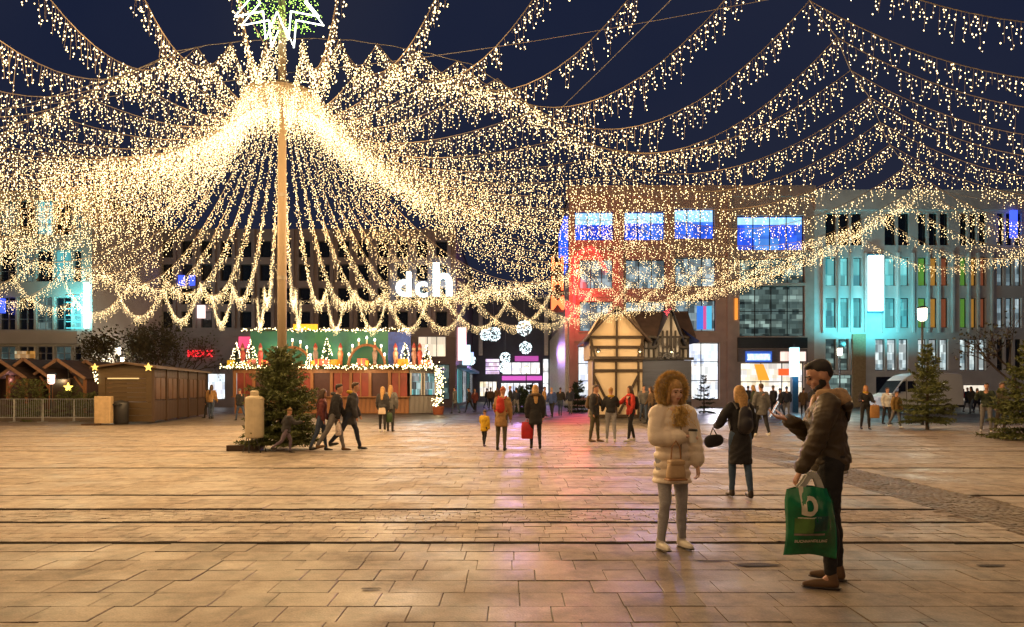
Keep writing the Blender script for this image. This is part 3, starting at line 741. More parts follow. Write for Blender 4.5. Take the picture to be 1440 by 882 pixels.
for k in range(0, 16, 4): sp_.tube([(0, .02, 0), (pts[k][0], .02, pts[k][2])], .01, 4)
sp_.build('star_frame', FRAME, star, kind='stuff')
gb = MB()
for k in range(900):
    a = rr.uniform(0, 6.283); r_ = 1.28 * math.sqrt(rr.random()) * (.72 + .28 * abs(math.sin(a * 2.5))); octa(gb, (r_ * math.cos(a), rr.uniform(-.15, .2), r_ * math.sin(a)), .011)
gb.build('green_bulbs', glow('bulb_green', (.45, .85, .12), 3.00), star, kind='stuff')
def cable(pts, label, r_=.007):
    mb = MB()
    for a, b in zip(pts, pts[1:]): mb.tube(seg_pts(Vector(a), Vector(b), (Vector(b) - Vector(a)).length * .012, 1.5), r_, 5)
    mb.build('support_cable', mat('steel_rope', (.2, .19, .18), .6, .3), label=label, cat='cable', group='steel ropes holding up the light strings')
cable([ring(a, R1, Z1) for a in range(-60, 62, 6)] + [Vector((7, 8, 11.5))], 'steel rope carrying the front peaks of light strings, running up to roof height')
cable([Vector((-1, 7.0, 9.5))] + [ring(a, R2, Z2) for a in (46, 52, 58, 64, 70, 76, 82, 88, 94)] + [Vector((17, 24, 8.2))], 'steel rope under the zigzag row of light string peaks')
cable([Vector((-24, 17, 7.6)), Vector((PX, PY, 10.35)), Vector((6, 13, 9.2))], 'steel rope tied across the mast just above the light crown')
cable([Vector((-5.6, 8, 10.5)), Vector((PX + .8, PY, 9.0))], 'lone steel rope slanting down to the mast crown')
cable([Vector((-26, 24, 8.6)), Vector((-12, 16, 8.1)), ring(4, R1, Z1)], 'steel rope from banded office to the front peaks')
for a0, a1, lab in ((146, 214, 'long straight string of icicle lights closing the canopy behind the mast'), (96, 146, 'long straight string of icicle lights closing the canopy along the department store')):
    ps = [ring((a + 180) % 360 - 180, R2, Z2) + Vector((0, 0, -.1)) for a in range(a0, a1 + 1, 6)]
    garland(ps, [.12] * (len(ps) - 1), lab, 'light strings closing the canopy', random.Random(a0), .1, True, hi=.3)

# ------------------------------------------------------------------ market stalls
WOOD = mat('brown_boards', (.055, .03, .018), .55, var=.25, scale=2., bump=.25, bscale=10, stretch=(4, 4, .3))
OLIVE = mat('olive_boards', (.075, .047, .018), .5, var=.2, scale=2., bump=.2, bscale=10, stretch=(.3, 1, 4))
WOODL = mat('honey_boards', (.28, .12, .045), .5, var=.25, scale=2, bump=.2, bscale=10, stretch=(4, 4, .3))
REDP = mat('red_panel', (.22, .035, .025), .5, var=.25, scale=1.5)
DARKROOF = mat('dark_roof_tile', (.055, .035, .03), .7, var=.3, scale=3, bump=.4, bscale=14)
GREYB = mat('grey_boards', (.22, .2, .19), .6, var=.2, scale=2, stretch=(4, 4, .3))
GOLD = glow('gold_star', (1., .6, .12), 0.96)
FIRG = mat('fir_green', (.035, .06, .018), .7, var=.5, scale=3)
MINI = glow('fairy_bulb', (1., .78, .38), 5.40)
def bulb_line(par, pts, n, jit, r_=.022, m=None, name='fairy_lights', seed=1):
    mb = MB(); q = random.Random(seed); ps = [Vector(p) for p in pts]
    for k in range(n):
        t = q.random() * (len(ps) - 1); i = int(t); p = ps[i].lerp(ps[min(i + 1, len(ps) - 1)], t - i)
        octa(mb, p + Vector((q.gauss(0, jit), q.gauss(0, jit * .6), q.gauss(0, jit))), r_)
    mb.build(name, m or MINI, par, kind='stuff')
def swag(par, pts, r_=.14, m=None, name='fir_garland', seed=2, dens=60):
    """a rope of fir twigs: short blades standing off a core"""
    mb = MB(); q = random.Random(seed); ps = [Vector(p) for p in pts]
    for a, b in zip(ps, ps[1:]):
        for k in range(int((b - a).length * dens)):
            p = a.lerp(b, q.random()); d = Vector((q.gauss(0, 1), q.gauss(0, 1), q.gauss(0, 1))).normalized() * r_ * q.uniform(.5, 1.2)
            s_ = d.cross(Vector((q.gauss(0, 1), q.gauss(0, 1), q.gauss(0, 1)))).normalized() * r_ * .16
            mb.face([p - s_, p + s_, p + d + s_ * .3, p + d - s_ * .3])
    return mb.build(name, m or FIRG, par)
# closed brown kiosk
kx, ky = X(215, 31.), 31.
ks = empty('closed_kiosk', (kx, ky, 0), R(0), 'closed brown wooden kiosk with shutters and lit corner stars', 'kiosk')
fx0 = X(139, 31.) - kx; L_ = 9.0; hh = 2.55
side_v = Vector((-.18, 1, 0)).normalized()
def board_wall(par, a, b, z0, z1, n, m, th=.06, gap=.012, name='plank', horizontal=False):
    """a wall of separate boards between two ground points"""
    a = Vector(a); b = Vector(b); d = b - a; ang_ = math.atan2(d.y, d.x); L = d.length
    for k in range(n):
        if horizontal:
            h = (z1 - z0) / n; c = (a + b) / 2; mb = MB().box((0, 0, 0), (L, th, h - gap)); o = mb.build(name, m, par); o.location = (c.x, c.y, z0 + h * (k + .5))
        else:
            c = a + d * ((k + .5) / n); mb = MB().box((0, 0, 0), (L / n - gap, th, z1 - z0)); o = mb.build(name, m, par); o.location = (c.x, c.y, (z0 + z1) / 2)
        o.rotation_euler = (0, 0, ang_)
board_wall(ks, (fx0, 0, 0), (0, 0, 0), .08, .98, 3, OLIVE, horizontal=True)
board_wall(ks, (fx0 + .3, .04, 0), (-.3, .04, 0), 1.0, 2.05, 5, OLIVE, horizontal=True, name='shutter_board')
MB().bb(fx0, fx0 + .3, -.03, .05, .985, 2.5).bb(-.3, 0, -.03, .05, .985, 2.5).bb(fx0 + .302, -.302, -.03, .05, 2.06, 2.5).build('front_frame', OLIVE, ks)
MB().bb(fx0 + .45, -.6, -.10, -.032, 2.03, 2.08).build('light_tube', glow('dim_tube', (1., .7, .3), 0.42), ks)
e = side_v * L_
for i in range(5):
    a = side_v * (L_ * i / 5 + .06) ; b = side_v * (L_ * (i + 1) / 5 - .06)
    board_wall(ks, a, b, .12, 1.05, 4, WOOD); board_wall(ks, a, b, 2.12, 2.5, 4, WOOD)
    w1 = a.lerp(b, .2); w2 = a.lerp(b, .8); off = Vector((-.05, .01, 0))
    MB().beam(a + Vector((-.03, 0, 1.6)), b + Vector((-.03, 0, 1.6)), .04, 1.05).build('side_panel', WOOD, ks)
    for t0, t1 in ((.12, .46), (.54, .88)):
        p, q_ = a.lerp(b, t0), a.lerp(b, t1); MB().beam(p + Vector((.035, 0, 1.6)), q_ + Vector((.035, 0, 1.6)), .05, .98).build('shutter', mat('shutter_brown', (.11, .058, .032), .5, var=.2, scale=2), ks)
    MB().box(tuple(side_v * (L_ * i / 5) + Vector((.03, 0, 1.3))), (.12, .1, 2.45), .18).build('post', WOOD, ks)
MB().box(tuple(e + Vector((.03, 0, 1.3))), (.12, .1, 2.45), .18).build('post', WOOD, ks)
rf = MB()
def kroof(z, ov, y0, y1):
    a0 = side_v * y0; a1 = side_v * y1
    l0 = Vector((fx0 - ov, 0, z)); r0 = Vector((ov, 0, z)); m0 = Vector((fx0 / 2, 0, z + .22))
    return [l0 + a0, m0 + a0, r0 + a0, l0 + a1, m0 + a1, r0 + a1]
p = kroof(2.5, .28, -.35, L_ + .3); q_ = [v + Vector((0, 0, .09)) for v in p]
rf.face([q_[0], q_[1], q_[4], q_[3]]).face([q_[1], q_[2], q_[5], q_[4]]).face([p[0], q_[0], q_[3], p[3]]).face([p[2], p[5], q_[5], q_[2]])
rf.face([p[0], p[1], q_[1], q_[0]]).face([p[1], p[2], q_[2], q_[1]]).face([p[0], p[3], p[4], p[1]]).face([p[1], p[4], p[5], p[2]]).face([p[3], q_[3], q_[4], p[4]]).face([p[4], q_[4], q_[5], p[5]])
rf.build('roof', mat('kiosk_roof', (.09, .055, .033), .6, var=.2), ks)
MB().face([(fx0, .02, 2.5), (0, .02, 2.5), (fx0 / 2, .02, 2.7)]).build('gable', OLIVE, ks)
def starlet(par, c, r_, m, d=.05):
    mb = MB(); ps = [(c[0] + (r_ if k % 2 == 0 else r_ * .42) * math.sin(k * math.pi / 5), c[2] + (r_ if k % 2 == 0 else r_ * .42) * math.cos(k * math.pi / 5)) for k in range(10)]
    mb.prism(ps, 'y', c[1], c[1] - d); return mb.build('star', m, par)
starlet(ks, (fx0 + .05, -.36, 2.55), .17, GOLD); starlet(ks, (0, -.36, 2.55), .2, GOLD)
bulb_line(ks, [(fx0 - .1, -.1, 1.9), (fx0 - .1, -.1, 2.4)], 14, .06)
# cream board, crate and bin beside the kiosk
MB().box((X(146, 30), 30., .66), (.66, .35, 1.2), R(8)).build('menu_cabinet', mat('cream_panel', (.5, .36, .2), .5), label='cream cabinet standing at the corner of closed brown kiosk', cat='cabinet', bevel=.03)
MB().bb(X(130, 30.2), X(150, 30.2), 29.4, 29.8, 0, .08).build('cable_ramp', WOOD, label='flat brown cable ramp on paving before cream cabinet', cat='ramp')
wb = MB().lathe([(.26, 0), (.3, .05), (.32, .95), (.3, 1.0), (.05, 1.08)], (X(172, 30.6), 30.5, 0), 16).build('waste_bin', mat('black_plastic', (.02, .02, .022), .4), smooth=True, label='black wheeled waste bin before closed kiosk', cat='bin')
MB().bb(X(172, 30.6) - .2, X(172, 30.6) + .2, 30.1, 30.2, .85, .92).build('handle', FRAME, wb)
# long stall with green scenery on its roof
GD = 43.
gs = empty('market_stall', (0, 0, 0), 0, 'long red and honey wood stall with garlanded eave and green scenery board', 'stall')
gx0, gx1, gx2 = X(330, GD), X(575, GD), X(612, GD)
eav = 2.95
board_wall(gs, (gx0, GD, 0), (gx1, GD, 0), .05, 1.05, 40, WOODL)
n = 9
for k in range(n):
    a = gx0 + (gx1 - gx0) * k / n; w = (gx1 - gx0) / n
    MB().bb(a + .12, a + w - .12, GD + .06, GD + .1, 1.12, 2.6).build('panel', REDP if k % 3 != 1 else mat('stall_dark', (.06, .02, .02), .6), gs)
    MB().bb(a - .09, a + .09, GD - .05, GD + .05, 1.06, 2.8).build('post', WOODL, gs)
    if k % 3 != 1: MB().bb(a + w / 2 - .04, a + w / 2 + .04, GD + .0, GD + .05, 1.12, 2.6).build('panel_bar', WOODL, gs)
MB().bb(gx0 - .1, gx1 + .1, GD - .35, GD + .03, 1.06, 1.12).build('counter', WOODL, gs)
MB().bb(gx0 - .1, gx1, GD - .06, GD + .08, 2.6, 2.9).build('lintel', WOODL, gs)
# grey end bay, turned a little
eb_v = Vector((gx2 - gx1, .9, 0)); a = Vector((gx1 + .02, GD, 0)); b = a + eb_v
board_wall(gs, a, b, .05, 1.15, 6, GREYB)
MB().beam(a + Vector((0, .05, 2.75)), b + Vector((0, .05, 2.75)), .1, .3).build('end_lintel', GREYB, gs)
for t0, t1 in ((.06, .44), (.54, .94)):
    w = MB().beam(a.lerp(b, t0) + Vector((0, .04, 1.9)), a.lerp(b, t1) + Vector((0, .04, 1.9)), .04, 1.35).build('window', interior('stall_glass', [(.05, .25, .25), (.25, .45, .45), (.3, .3, .3), (.05, .06, .06)], .8, (2, 2, 1.2), dark=.2), gs)
    fr = MB()
    for t in (t0, t1): fr.beam(a.lerp(b, t) + Vector((0, -.02, 1.2)), a.lerp(b, t) + Vector((0, -.02, 2.6)), .09, .06)
    fr.build('frame', mat('pale_frame', (.45, .44, .42), .5), w)
MB().bb(gx0 - .4, gx2 + .3, GD - .7, GD + 4, 2.9, 2.97).build('roof', WOOD, gs)
MB().bb(gx0 + .05, gx2 - .3, GD + 3.2, GD + 3.3, .05, 2.88).build('back_wall', WOOD, gs)
ep = [(gx0 - .5, GD - .72, eav), (gx2 + .3, GD - .72, eav)]
swag(gs, ep, .2, dens=90); bulb_line(gs, [(gx0 - .5, GD - .85, eav), (gx2 + .3, GD - .85, eav)], 330, .075, .026, seed=4)
vp = [(gx2 + .25, GD - .5, eav), (gx2 + .4, GD - .5, 1.7), (gx2 + .2, GD - .5, .5)]
swag(gs, vp, .26, seed=5, dens=120); bulb_line(gs, [(x, y_ - .15, z) for x, y_, z in vp], 170, .13, .026, seed=6)
MB().lathe([(.3, 0), (.38, .5), (.34, .5), (.3, .42)], (gx2 + .25, GD - .5, 0), 14).build('flower_tub', mat('terracotta', (.3, .09, .04), .7), gs)
# scenery: green board, blue end, candle arches, little trees, parcels, figures, sign
MB().bb(gx0 + .9, X(545, GD), GD + .2, GD + .26, 3., 5.25).build('scenery_board', mat('green_scenery', (.012, .16, .085), .5, var=.25, scale=.8, col2=(.006, .10, .10)), gs)
MB().bb(X(545, GD) + .01, X(577, GD), GD + .21, GD + .25, 3., 5.2).build('scenery_board', mat('blue_scenery', (.01, .05, .32), .5, var=.3), gs)
swag(gs, [(gx0 + .4, GD + .1, 5.3), (X(575, GD), GD + .1, 5.3)], .14, seed=7); bulb_line(gs, [(gx0 + .4, GD + .0, 5.32), (X(575, GD), GD + .0, 5.32)], 150, .06, .026, seed=8)
MB().bb(X(412, GD), X(446, GD), GD + .05, GD + .15, 5.32, 5.68).build('yellow_sign', mat('yellow_board', (.75, .38, .02), .5, emit=(1., .5, .03), es=.35), gs)
CANDLE = glow('candle_bulb', (1., .95, .75), 4.80)
def candle_arch(cx, wdt, hgt):
    wood = MB(); cnd = MB(); bl_ = MB()
    arc_ = [(cx + wdt * math.cos(t), GD - .25, 3.0 + hgt * math.sin(t)) for t in [math.pi * k / 16 for k in range(17)]]
    wood.tube(arc_, .09, 6); wood.bb(cx - wdt - .1, cx + wdt + .1, GD - .4, GD - .1, 2.98, 3.12)
    ar_ = wood.build('candle_arch', WOODL, gs, smooth=False)
    for k in range(7):
        t = math.pi * (k + .5) / 7; x, z = cx + wdt * 1.0 * math.cos(t), 3.0 + hgt * math.sin(t)
        MB().lathe([(.05, 0), (.05, .32)], (x, GD - .25, z + .05), 8).build('candle', mat('cream_candle', (.7, .6, .42), .4), ar_)
        MB().ball((x, GD - .25, z + .45), (.06, .06, .10), 8, 6).build('candle_flame', CANDLE, ar_)
candle_arch(X(517, GD), 1.15, 1.35); candle_arch(X(413, GD), 1.15, 1.2)
def lit_tree(x, y_, z, h, name='ornament_tree', seed=1):
    q = random.Random(seed); mb = MB()
    for k in range(240):
        t = q.random() ** 1.4; r_ = h * .3 * (1 - t) + .02; a_ = q.uniform(0, 6.28); p = Vector((x, y_, z + t * h)); d = Vector((math.cos(a_), math.sin(a_), -.25)) * r_
        s_ = Vector((-math.sin(a_), math.cos(a_), 0)) * .05
        mb.face([p - s_, p + s_, p + d + s_ * .6 , p + d - s_ * .6])
    o = mb.build(name, FIRG, gs); bl_ = MB()
    for k in range(70):
        t = q.random() ** 1.3; r_ = h * .28 * (1 - t) + .03; a_ = q.uniform(0, 6.28); octa(bl_, (x + r_ * math.cos(a_), y_ + r_ * math.sin(a_), z + t * h), .028)
    bl_.build('fairy_lights', MINI, o, kind='stuff')
for i, (p, h) in enumerate(((335, 1.5), (356, 1.7), (462, 1.75), (571, 1.55), (601, 1.35), (437, .8))): lit_tree(X(p, GD), GD - .35, 3., h, seed=i)
PCOL = [(.55, .04, .03), (.7, .30, .02), (.75, .5, .03), (.5, .12, .1)]
q = random.Random(12)
for p in (330, 351, 358, 374, 380, 446, 452, 459, 467, 474, 512, 516, 566, 571, 596, 602):
    s_ = q.uniform(.3, .5); x = X(p, GD); c = q.choice(PCOL)
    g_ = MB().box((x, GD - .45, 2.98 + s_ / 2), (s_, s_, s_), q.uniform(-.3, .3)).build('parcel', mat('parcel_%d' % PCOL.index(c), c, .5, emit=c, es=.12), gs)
    MB().box((x, GD - .45, 2.985 + s_ / 2), (.07, s_ + .02, s_ + .02), 0).build('ribbon', mat('gold_ribbon', (.6, .4, .1), .4), g_)
def nutcracker(x, z, h, c):
    o = MB().lathe([(.13, 0), (.14, .02), (.11, .35), (.16, .6), (.17, .85), (.1, 1.0)], (x, GD - .2, z), 10).build('figurine', mat('fig_%.2f' % c[0], c, .5), gs, smooth=True)
    MB().ball((x, GD - .22, z + 1.1), .12, 8, 6).build('head', mat('fig_skin', (.5, .3, .2), .5), o); MB().lathe([(.12, 0), (.13, .05), (.03, .3)], (x, GD - .22, z + 1.17), 8).build('cap', mat('fig_cap', (.3, .05, .04), .5), o)
for p, h, c in ((368, 1., (.4, .06, .05)), (445, 1., (.3, .22, .2)), (480, 1.1, (.5, .15, .06)), (557, 1., (.45, .2, .12)), (583, 1.1, (.35, .18, .14)), (591, 1.2, (.4, .2, .17)), (343, 1.1, (.4, .2, .1)), (528, .9, (.3, .2, .12))): nutcracker(X(p, GD), 3., h, c)
for k in range(4): lamp('stall_light', 'POINT', (gx0 + 2 + k * 3.2, GD - 1.1, 2.85), 26, (1., .72, .4), .3, parent=gs)
for k in range(3): lamp('scenery_light', 'POINT', (gx0 + 2.5 + k * 4, GD - .7, 3.9), 22, (1., .9, .65), .3, parent=gs)
# half timbered booth
BD = 37.
hb = empty('half_timbered_booth', (0, 0, 0), 0, 'two storey half timbered booth with cream gable and slate blue ground floor', 'booth')
CREAM = mat('cream_plaster', (.68, .55, .38), .8, var=.08, scale=1.5, bump=.2, bscale=20)
WHITEP = mat('white_plaster', (.6, .6, .6), .8, var=.08, scale=1.5)
TIMB = mat('dark_timber', (.04, .023, .012), .6, var=.25, scale=3)
TIMBB = mat('black_timber', (.03, .028, .03), .6, var=.25, scale=3)
SLATEB = mat('slate_boards', (.07, .085, .13), .55, var=.15, scale=2, stretch=(.3, 1, 4))
x0, x1 = X(829, BD), X(905, BD); x2 = X(972, BD); zj, ze, zr = Z(505, BD), Z(474, BD), Z(436, BD)
xm = (x0 + x1) / 2
MB().bb(x0 + .25, x1 - .02, BD + .25, BD + 3, 0, zj).build('lower_wall', CREAM, hb)
MB().prism([(x0, zj + .01), (x1, zj + .01), (x1, ze), (xm + .75, zr - .25), (xm - .75, zr - .25), (x0, ze)], 'y', BD, BD + 3).build('upper_wall', CREAM, hb)
def tb(a, b, w=.16, y_=None, m=TIMB, d=.1): 
    y_ = BD if y_ is None else y_
    MB().beam((a[0], y_ - d / 2 - .003, a[1]), (b[0], y_ - d / 2 - .003, b[1]), d, w).build('timber', m, hb)
for a, b, w in (((x0 + .09, zj + .1), (x0 + .09, ze), .18), ((x1 - .09, zj + .1), (x1 - .09, ze), .18), ((xm, zj + .1), (xm, zr - .3), .2)): tb(a, b, w)
for i, z in enumerate((zj + .06, zj + .06 + (ze - zj) * .48, ze - .02)): tb((x0, z), (x1, z), .16, BD - .012 * (i + 1))
for s in (-1, 1):
    tb((xm + s * 1.15, zj + .12), (xm + s * .9 + s * .55, ze), .13, BD - .05)
    tb((xm + s * 1.5, ze + .02), (xm + s * .78, zr - .28), .12, BD - .05)
    tb((xm + s * .15, .25), (xm + s * 1.2, zj - .9), .13, BD + .2)
    tb((xm + s * 1.22, .1), (xm + s * 1.22, zj - .06), .2, BD + .24)
tb((xm, .05), (xm, zj - .06), .2, BD + .22)
for i, z in enumerate((zj - .08, zj - .62, .12)): tb((x0 + .25, z), (x1 - .02, z), .15, BD + .235 - .011 * i)
def gable_roof(par, x0, x1, xm, ze, zr, y0, y1, ov=.35, th=.12, m=DARKROOF, name='roof'):
    mb = MB()
    for s, xe in ((-1, x0 - ov), (1, x1 + ov)):
        sl = (zr - ze) / (xm - x0); zz = ze - ov * sl
        P_ = [(xm, y0, zr), (xe, y0, zz), (xe, y1, zz), (xm, y1, zr)]; Q_ = [(a, b, c + th) for a, b, c in P_]
        f = [Q_, P_[::-1]] + [[P_[i], P_[(i + 1) % 4], Q_[(i + 1) % 4], Q_[i]] for i in range(4)]
        for g in f: mb.face(g if s < 0 else g[::-1])
    return mb.build(name, m, par)
gable_roof(hb, x0, x1, xm, ze + .02, zr + .12, BD - .45, BD + 3.2)
# right wing
yw = BD + .5
MB().bb(x1 + .01, x2, yw, BD + 3, zj + .01, ze + .05).build('wing_wall', WHITEP, hb)
board_wall(hb, (x1 + .02, yw - .15, 0), (x2 + .1, yw - .15, 0), .9, zj - .05, 7, SLATEB, horizontal=True, name='weatherboard')
MB().bb(x1 + .02, x2 + .1, yw - .08, yw + 2.4, .02, zj - .06).build('core_wall', SLATEB, hb)
MB().bb(x1 + .02, x2 + .1, yw - .18, yw - .09, .02, .88).build('counter_panel', mat('stall_dark2', (.035, .03, .035), .6), hb)
MB().bb(x1 + .02, x2 + .2, yw - .3, yw - .01, zj - .04, zj + .1).build('jetty_beam', TIMBB, hb)
nx = 9
for k in range(nx + 1):
    x = x1 + .1 + (x2 - x1 - .15) * k / nx; tb((x, zj + .1), (x, ze), .09, yw, TIMBB)
tb((x1, (zj + ze) / 2), (x2, (zj + ze) / 2), .09, yw - .015, TIMBB); tb((x1, ze - .02), (x2, ze - .02), .12, yw - .02, TIMBB)
mb = MB(); P_ = [(x1 - .9, yw - .35, ze - .05), (x2 + .3, yw - .35, ze - .05), (x2 + .3, BD + 1.9, zr + .05), (xm + .1, BD + 1.9, zr + .05)]; Q_ = [(a, b, c + .1) for a, b, c in P_]
mb.face(Q_).face(P_[::-1])
for i in range(4): mb.face([P_[i], P_[(i + 1) % 4], Q_[(i + 1) % 4], Q_[i]])
mb.build('wing_roof', DARKROOF, hb)
dx0, dx1 = X(925, BD), X(957, BD); dm = (dx0 + dx1) / 2 + .1
MB().prism([(dx0, zj + .12), (dx1, zj + .12), (dx1, ze), (dm, zr - .1), (dx0, ze)], 'y', yw - .42, yw + 1.6).build('dormer', WHITEP, hb)
for k in range(6):
    x = dx0 + .05 + (dx1 - dx0 - .1) * k / 5; tb((x, zj + .14), (x, ze + (.0 if k in (0, 5) else .35)), .07, yw - .43, TIMBB)
tb((dx0, ze), (dx1, ze), .1, yw - .44, TIMBB); tb((dm, ze), (dm, zr - .2), .08, yw - .445, TIMBB)
gable_roof(hb, dx0, dx1, dm, ze, zr + .05, yw - .75, yw + 1.8, .25, .08, mat('dark_blue_roof', (.02, .025, .05), .5), 'dormer_roof')
text_mesh('lettering', 'DUIG', .92, (dx0 + .55, yw - .6, (zj + ze) / 2 + .28), (R(90), 0, 0), TIMBB, hb, .03, bold=.02)
text_mesh('lettering', 'PARK', .50, (dx0 + .55, yw - .6, (zj + ze) / 2 - .42), (R(90), 0, 0), TIMBB, hb, .03, bold=.015)
MB().face([(dx1 + .2, yw - .6, ze + .35), (x2 + .35, yw - .9, ze - .25), (x2 + .35, yw + 1.2, ze - .25), (dx1 + .2, yw + 1.4, ze + .9)]).face([(dx1 + .2, yw - .62, ze + .3), (x2 + .35, yw - .92, ze - .3), (x2 + .35, yw + 1.18, ze - .3), (dx1 + .2, yw + 1.38, ze + .85)]).build('blue_awning', mat('blue_canvas', (.02, .05, .30), .5), hb)
for x in (x1 + .5, x1 + 1.3, x1 + 2.1): MB().bb(x, x + .09, yw - 1.2, yw - 1.1, 0, 1.2).build('rail_post', TIMBB, hb)
MB().bb(x1 + .4, x1 + 2.4, yw - 1.22, yw - 1.08, 1.2, 1.26).build('rail', TIMBB, hb)
for i_, (x_, z_) in enumerate(((xm - 1.1, zj + .35), (xm + 1.1, zj + .35), (x1 + 1.4, zj + .35))):  # bracket lamps added to brighten the booth front
    yb_ = BD - .15 if i_ < 2 else yw - .25
    MB().tube([(x_, yb_, z_), (x_, yb_ - .5, z_ + .25), (x_, yb_ - .75, z_ + .15)], .02, 6).build('added_lamp_arm', TIMBB, hb)
    MB().lathe([(.05, .1), (.14, -.06), (.13, -.07), (.03, .06)], (x_, yb_ - .75, z_ + .08), 10).build('added_lamp_shade', TIMBB, hb)
    MB().ball((x_, yb_ - .75, z_ + .02), .05, 8, 6).build('added_lamp_bulb', MINI, hb)
    lamp('booth_fill_light', 'POINT', (x_, yb_ - 1.2, z_ - .15), 12, (1., .75, .45), .1, parent=hb)  # added fill light for gable and wing
# low stalls at the left, with open gable fronts
def hut(px, D_, w, lab, warm):
    x = X(px, D_); h = empty('market_hut', (x, D_, 0), 0, lab, 'hut', 'small gabled huts on the market edge')
    MB().bb(-w / 2, w / 2, 1.6, 1.7, 0, 2.3).build('back_wall', WOOD, h)
    for s in (-1, 1):
        MB().bb(s * w / 2 - .07, s * w / 2 + .07, -.1, .04, 0, 2.35).build('post', WOODL, h)
        MB().beam((s * w / 2, -.03, 1.5), (s * (w / 2 - .6), -.03, 2.3), .08, .1).build('brace', WOODL, h)
        MB().bb(s * w / 2 - .04, s * w / 2 + .04, .05, 1.6, 0, 2.3).build('side_wall', WOOD, h)
        MB().beam((s * (w / 2 + .3), -.5, 2.17), (0, -.5, 3.25), .08, .16).build('barge_board', mat('barge_brown', (.3, .17, .1), .6), h)  # barge boards in a paler brown than the board walls
    MB().bb(-w / 2, w / 2, -.08, 0, .1, 1.0).build('counter', WOOD, h)
    gable_roof(h, -w / 2, w / 2, 0, 2.35, 3.2, -.45, 1.9, .3, .07, DARKROOF)
    if warm: lamp('hut_light', 'POINT', (0, .6, 2.1), 14, warm, .15, parent=h)
    return h
hut(5, 38, 2.6, 'open gabled hut with braced posts at the corner of the banded office', (1., .45, .4))
hut(42, 38.4, 2.4, 'open gabled hut standing behind the bushy fir', (1., .55, .4))
hut(88, 39, 2.6, 'gabled hut beside the lantern with pinkish glass', (1., .75, .4))
hut(128, 41, 2.4, 'gabled hut behind the barrier and closed kiosk', (1., .6, .4))
# ------------------------------------------------------------------ trees, lamps, van, barriers
BARK = mat('bark', (.06, .04, .025), .85, var=.3, scale=8, bump=.5, bscale=30, stretch=(1, 1, .3))
NEED = mat('fir_needles', (.060, .085, .020), .6, var=.55, scale=4, col2=(.13, .145, .04))
NEEDD = mat('fir_needles_dark', (.016, .035, .014), .6, var=.5, scale=4)
def fir(name, loc, h, w, label, seed, whorls=16, per=9, twig=14, m=None, blade=.055, droop=.25, group=None, bare=.06, power=1.):
    """trunk with whorls of boughs; each bough carries side twigs of needle blades"""
    q = random.Random(seed); o = empty(name, loc, q.uniform(0, 6), label, 'fir tree', group)
    MB().tube([(0, 0, 0), (0, 0, h * .5), (0, 0, h * .98)], [.05 * h / 3 + .015, .03 * h / 3 + .01, .006], 8).build('trunk', BARK, o)
    mb = MB(); wood = MB()
    for i in range(whorls):
        t = (i + q.uniform(-.2, .2)) / whorls; t = max(0, t); z = h * (bare + (1 - bare) * t); L = w / 2 * (1 - t) ** power * q.uniform(.85, 1.12) + .06
        for k in range(max(4, int(per * (1 - t * .45)))):
            a = q.uniform(0, 6.283); l = L * q.uniform(.7, 1.15); up = (.15 + .75 * t) * q.uniform(.6, 1.3) - droop * (1 - t)
            d = Vector((math.cos(a), math.sin(a), 0)); s = Vector((-math.sin(a), math.cos(a), 0))
            base = Vector((0, 0, z)); tip = base + d * l + Vector((0, 0, up * l))
            wood.tube([base, tip], [.008 + l * .006, .003], 4, cap=False)
            nt_ = max(4, int(twig * l / (w / 2)) + 3)
            for j in range(nt_):
                u = .18 + .82 * (j + q.random()) / nt_; p = base.lerp(tip, u); sl = l * .42 * (1 - u * .72) * q.uniform(.6, 1.2)
                for sd in (-1, 1):
                    e_ = p + (s * sd * .8 + d * .75).normalized() * sl + Vector((0, 0, q.uniform(-.12, .06) * sl * 2))
                    nb = max(2, int(sl / (blade * .62)))
                    for b_ in range(nb):
                        c = p.lerp(e_, (b_ + q.random()) / nb); dr = (e_ - p).normalized()
                        rv = Vector((q.gauss(0, 1), q.gauss(0, 1), q.gauss(0, .8))); rv = (rv - dr * rv.dot(dr)).normalized()
                        f_ = (dr * .75 + rv * .8).normalized() * blade * q.uniform(.7, 1.35); wv = f_.cross(Vector((q.gauss(0, 1), q.gauss(0, 1), q.gauss(0, 1)))).normalized() * blade * .26
                        mb.face([c - wv, c + wv, c + f_ + wv * .2, c + f_ - wv * .2])
    mb.build('crown', m or NEED, o); wood.build('boughs', BARK, o)
    return o
tree_main = fir('fir_tree', (X(396, 17.8), 17.75, .1), 2.5, 1.9, 'broad bushy fir standing at the foot of the mast', 3, 20, 18, 20, blade=.075, bare=.03, power=.55, droop=.1)
fir('fir_tree', (X(1304, 26.5), 26.5, 0), 3.35, 1.9, 'slender sparse fir before the white van', 8, 17, 11, 13, blade=.10, bare=.1, power=.8)
fir('fir_tree', (X(1446, 21), 21, 0), 3.1, 2.2, 'dense fir next to the bare street tree', 10, 16, 13, 14, blade=.10)
fir('fir_tree', (X(40, 34), 34, 0), 2.0, 2.3, 'bushy fir behind the barrier, before the gabled huts', 12, 11, 9, 10, blade=.09, power=.5)
fir('fir_tree', (X(98, 35), 35, 0), 1.5, 1.9, 'low fir beside the lantern with pinkish glass', 13, 10, 9, 9, blade=.09, power=.5)
fir('fir_tree', (X(125, 34.5), 34.5, 0), 1.4, 1.6, 'low fir behind barrier, beside the closed kiosk', 14, 10, 8, 8, blade=.09, power=.5)
fir('fir_tree', (X(990, 44), 44, 0), 2.6, 1.6, 'small fir before the bright white shop window', 15, 10, 7, 7, m=NEEDD, blade=.1)
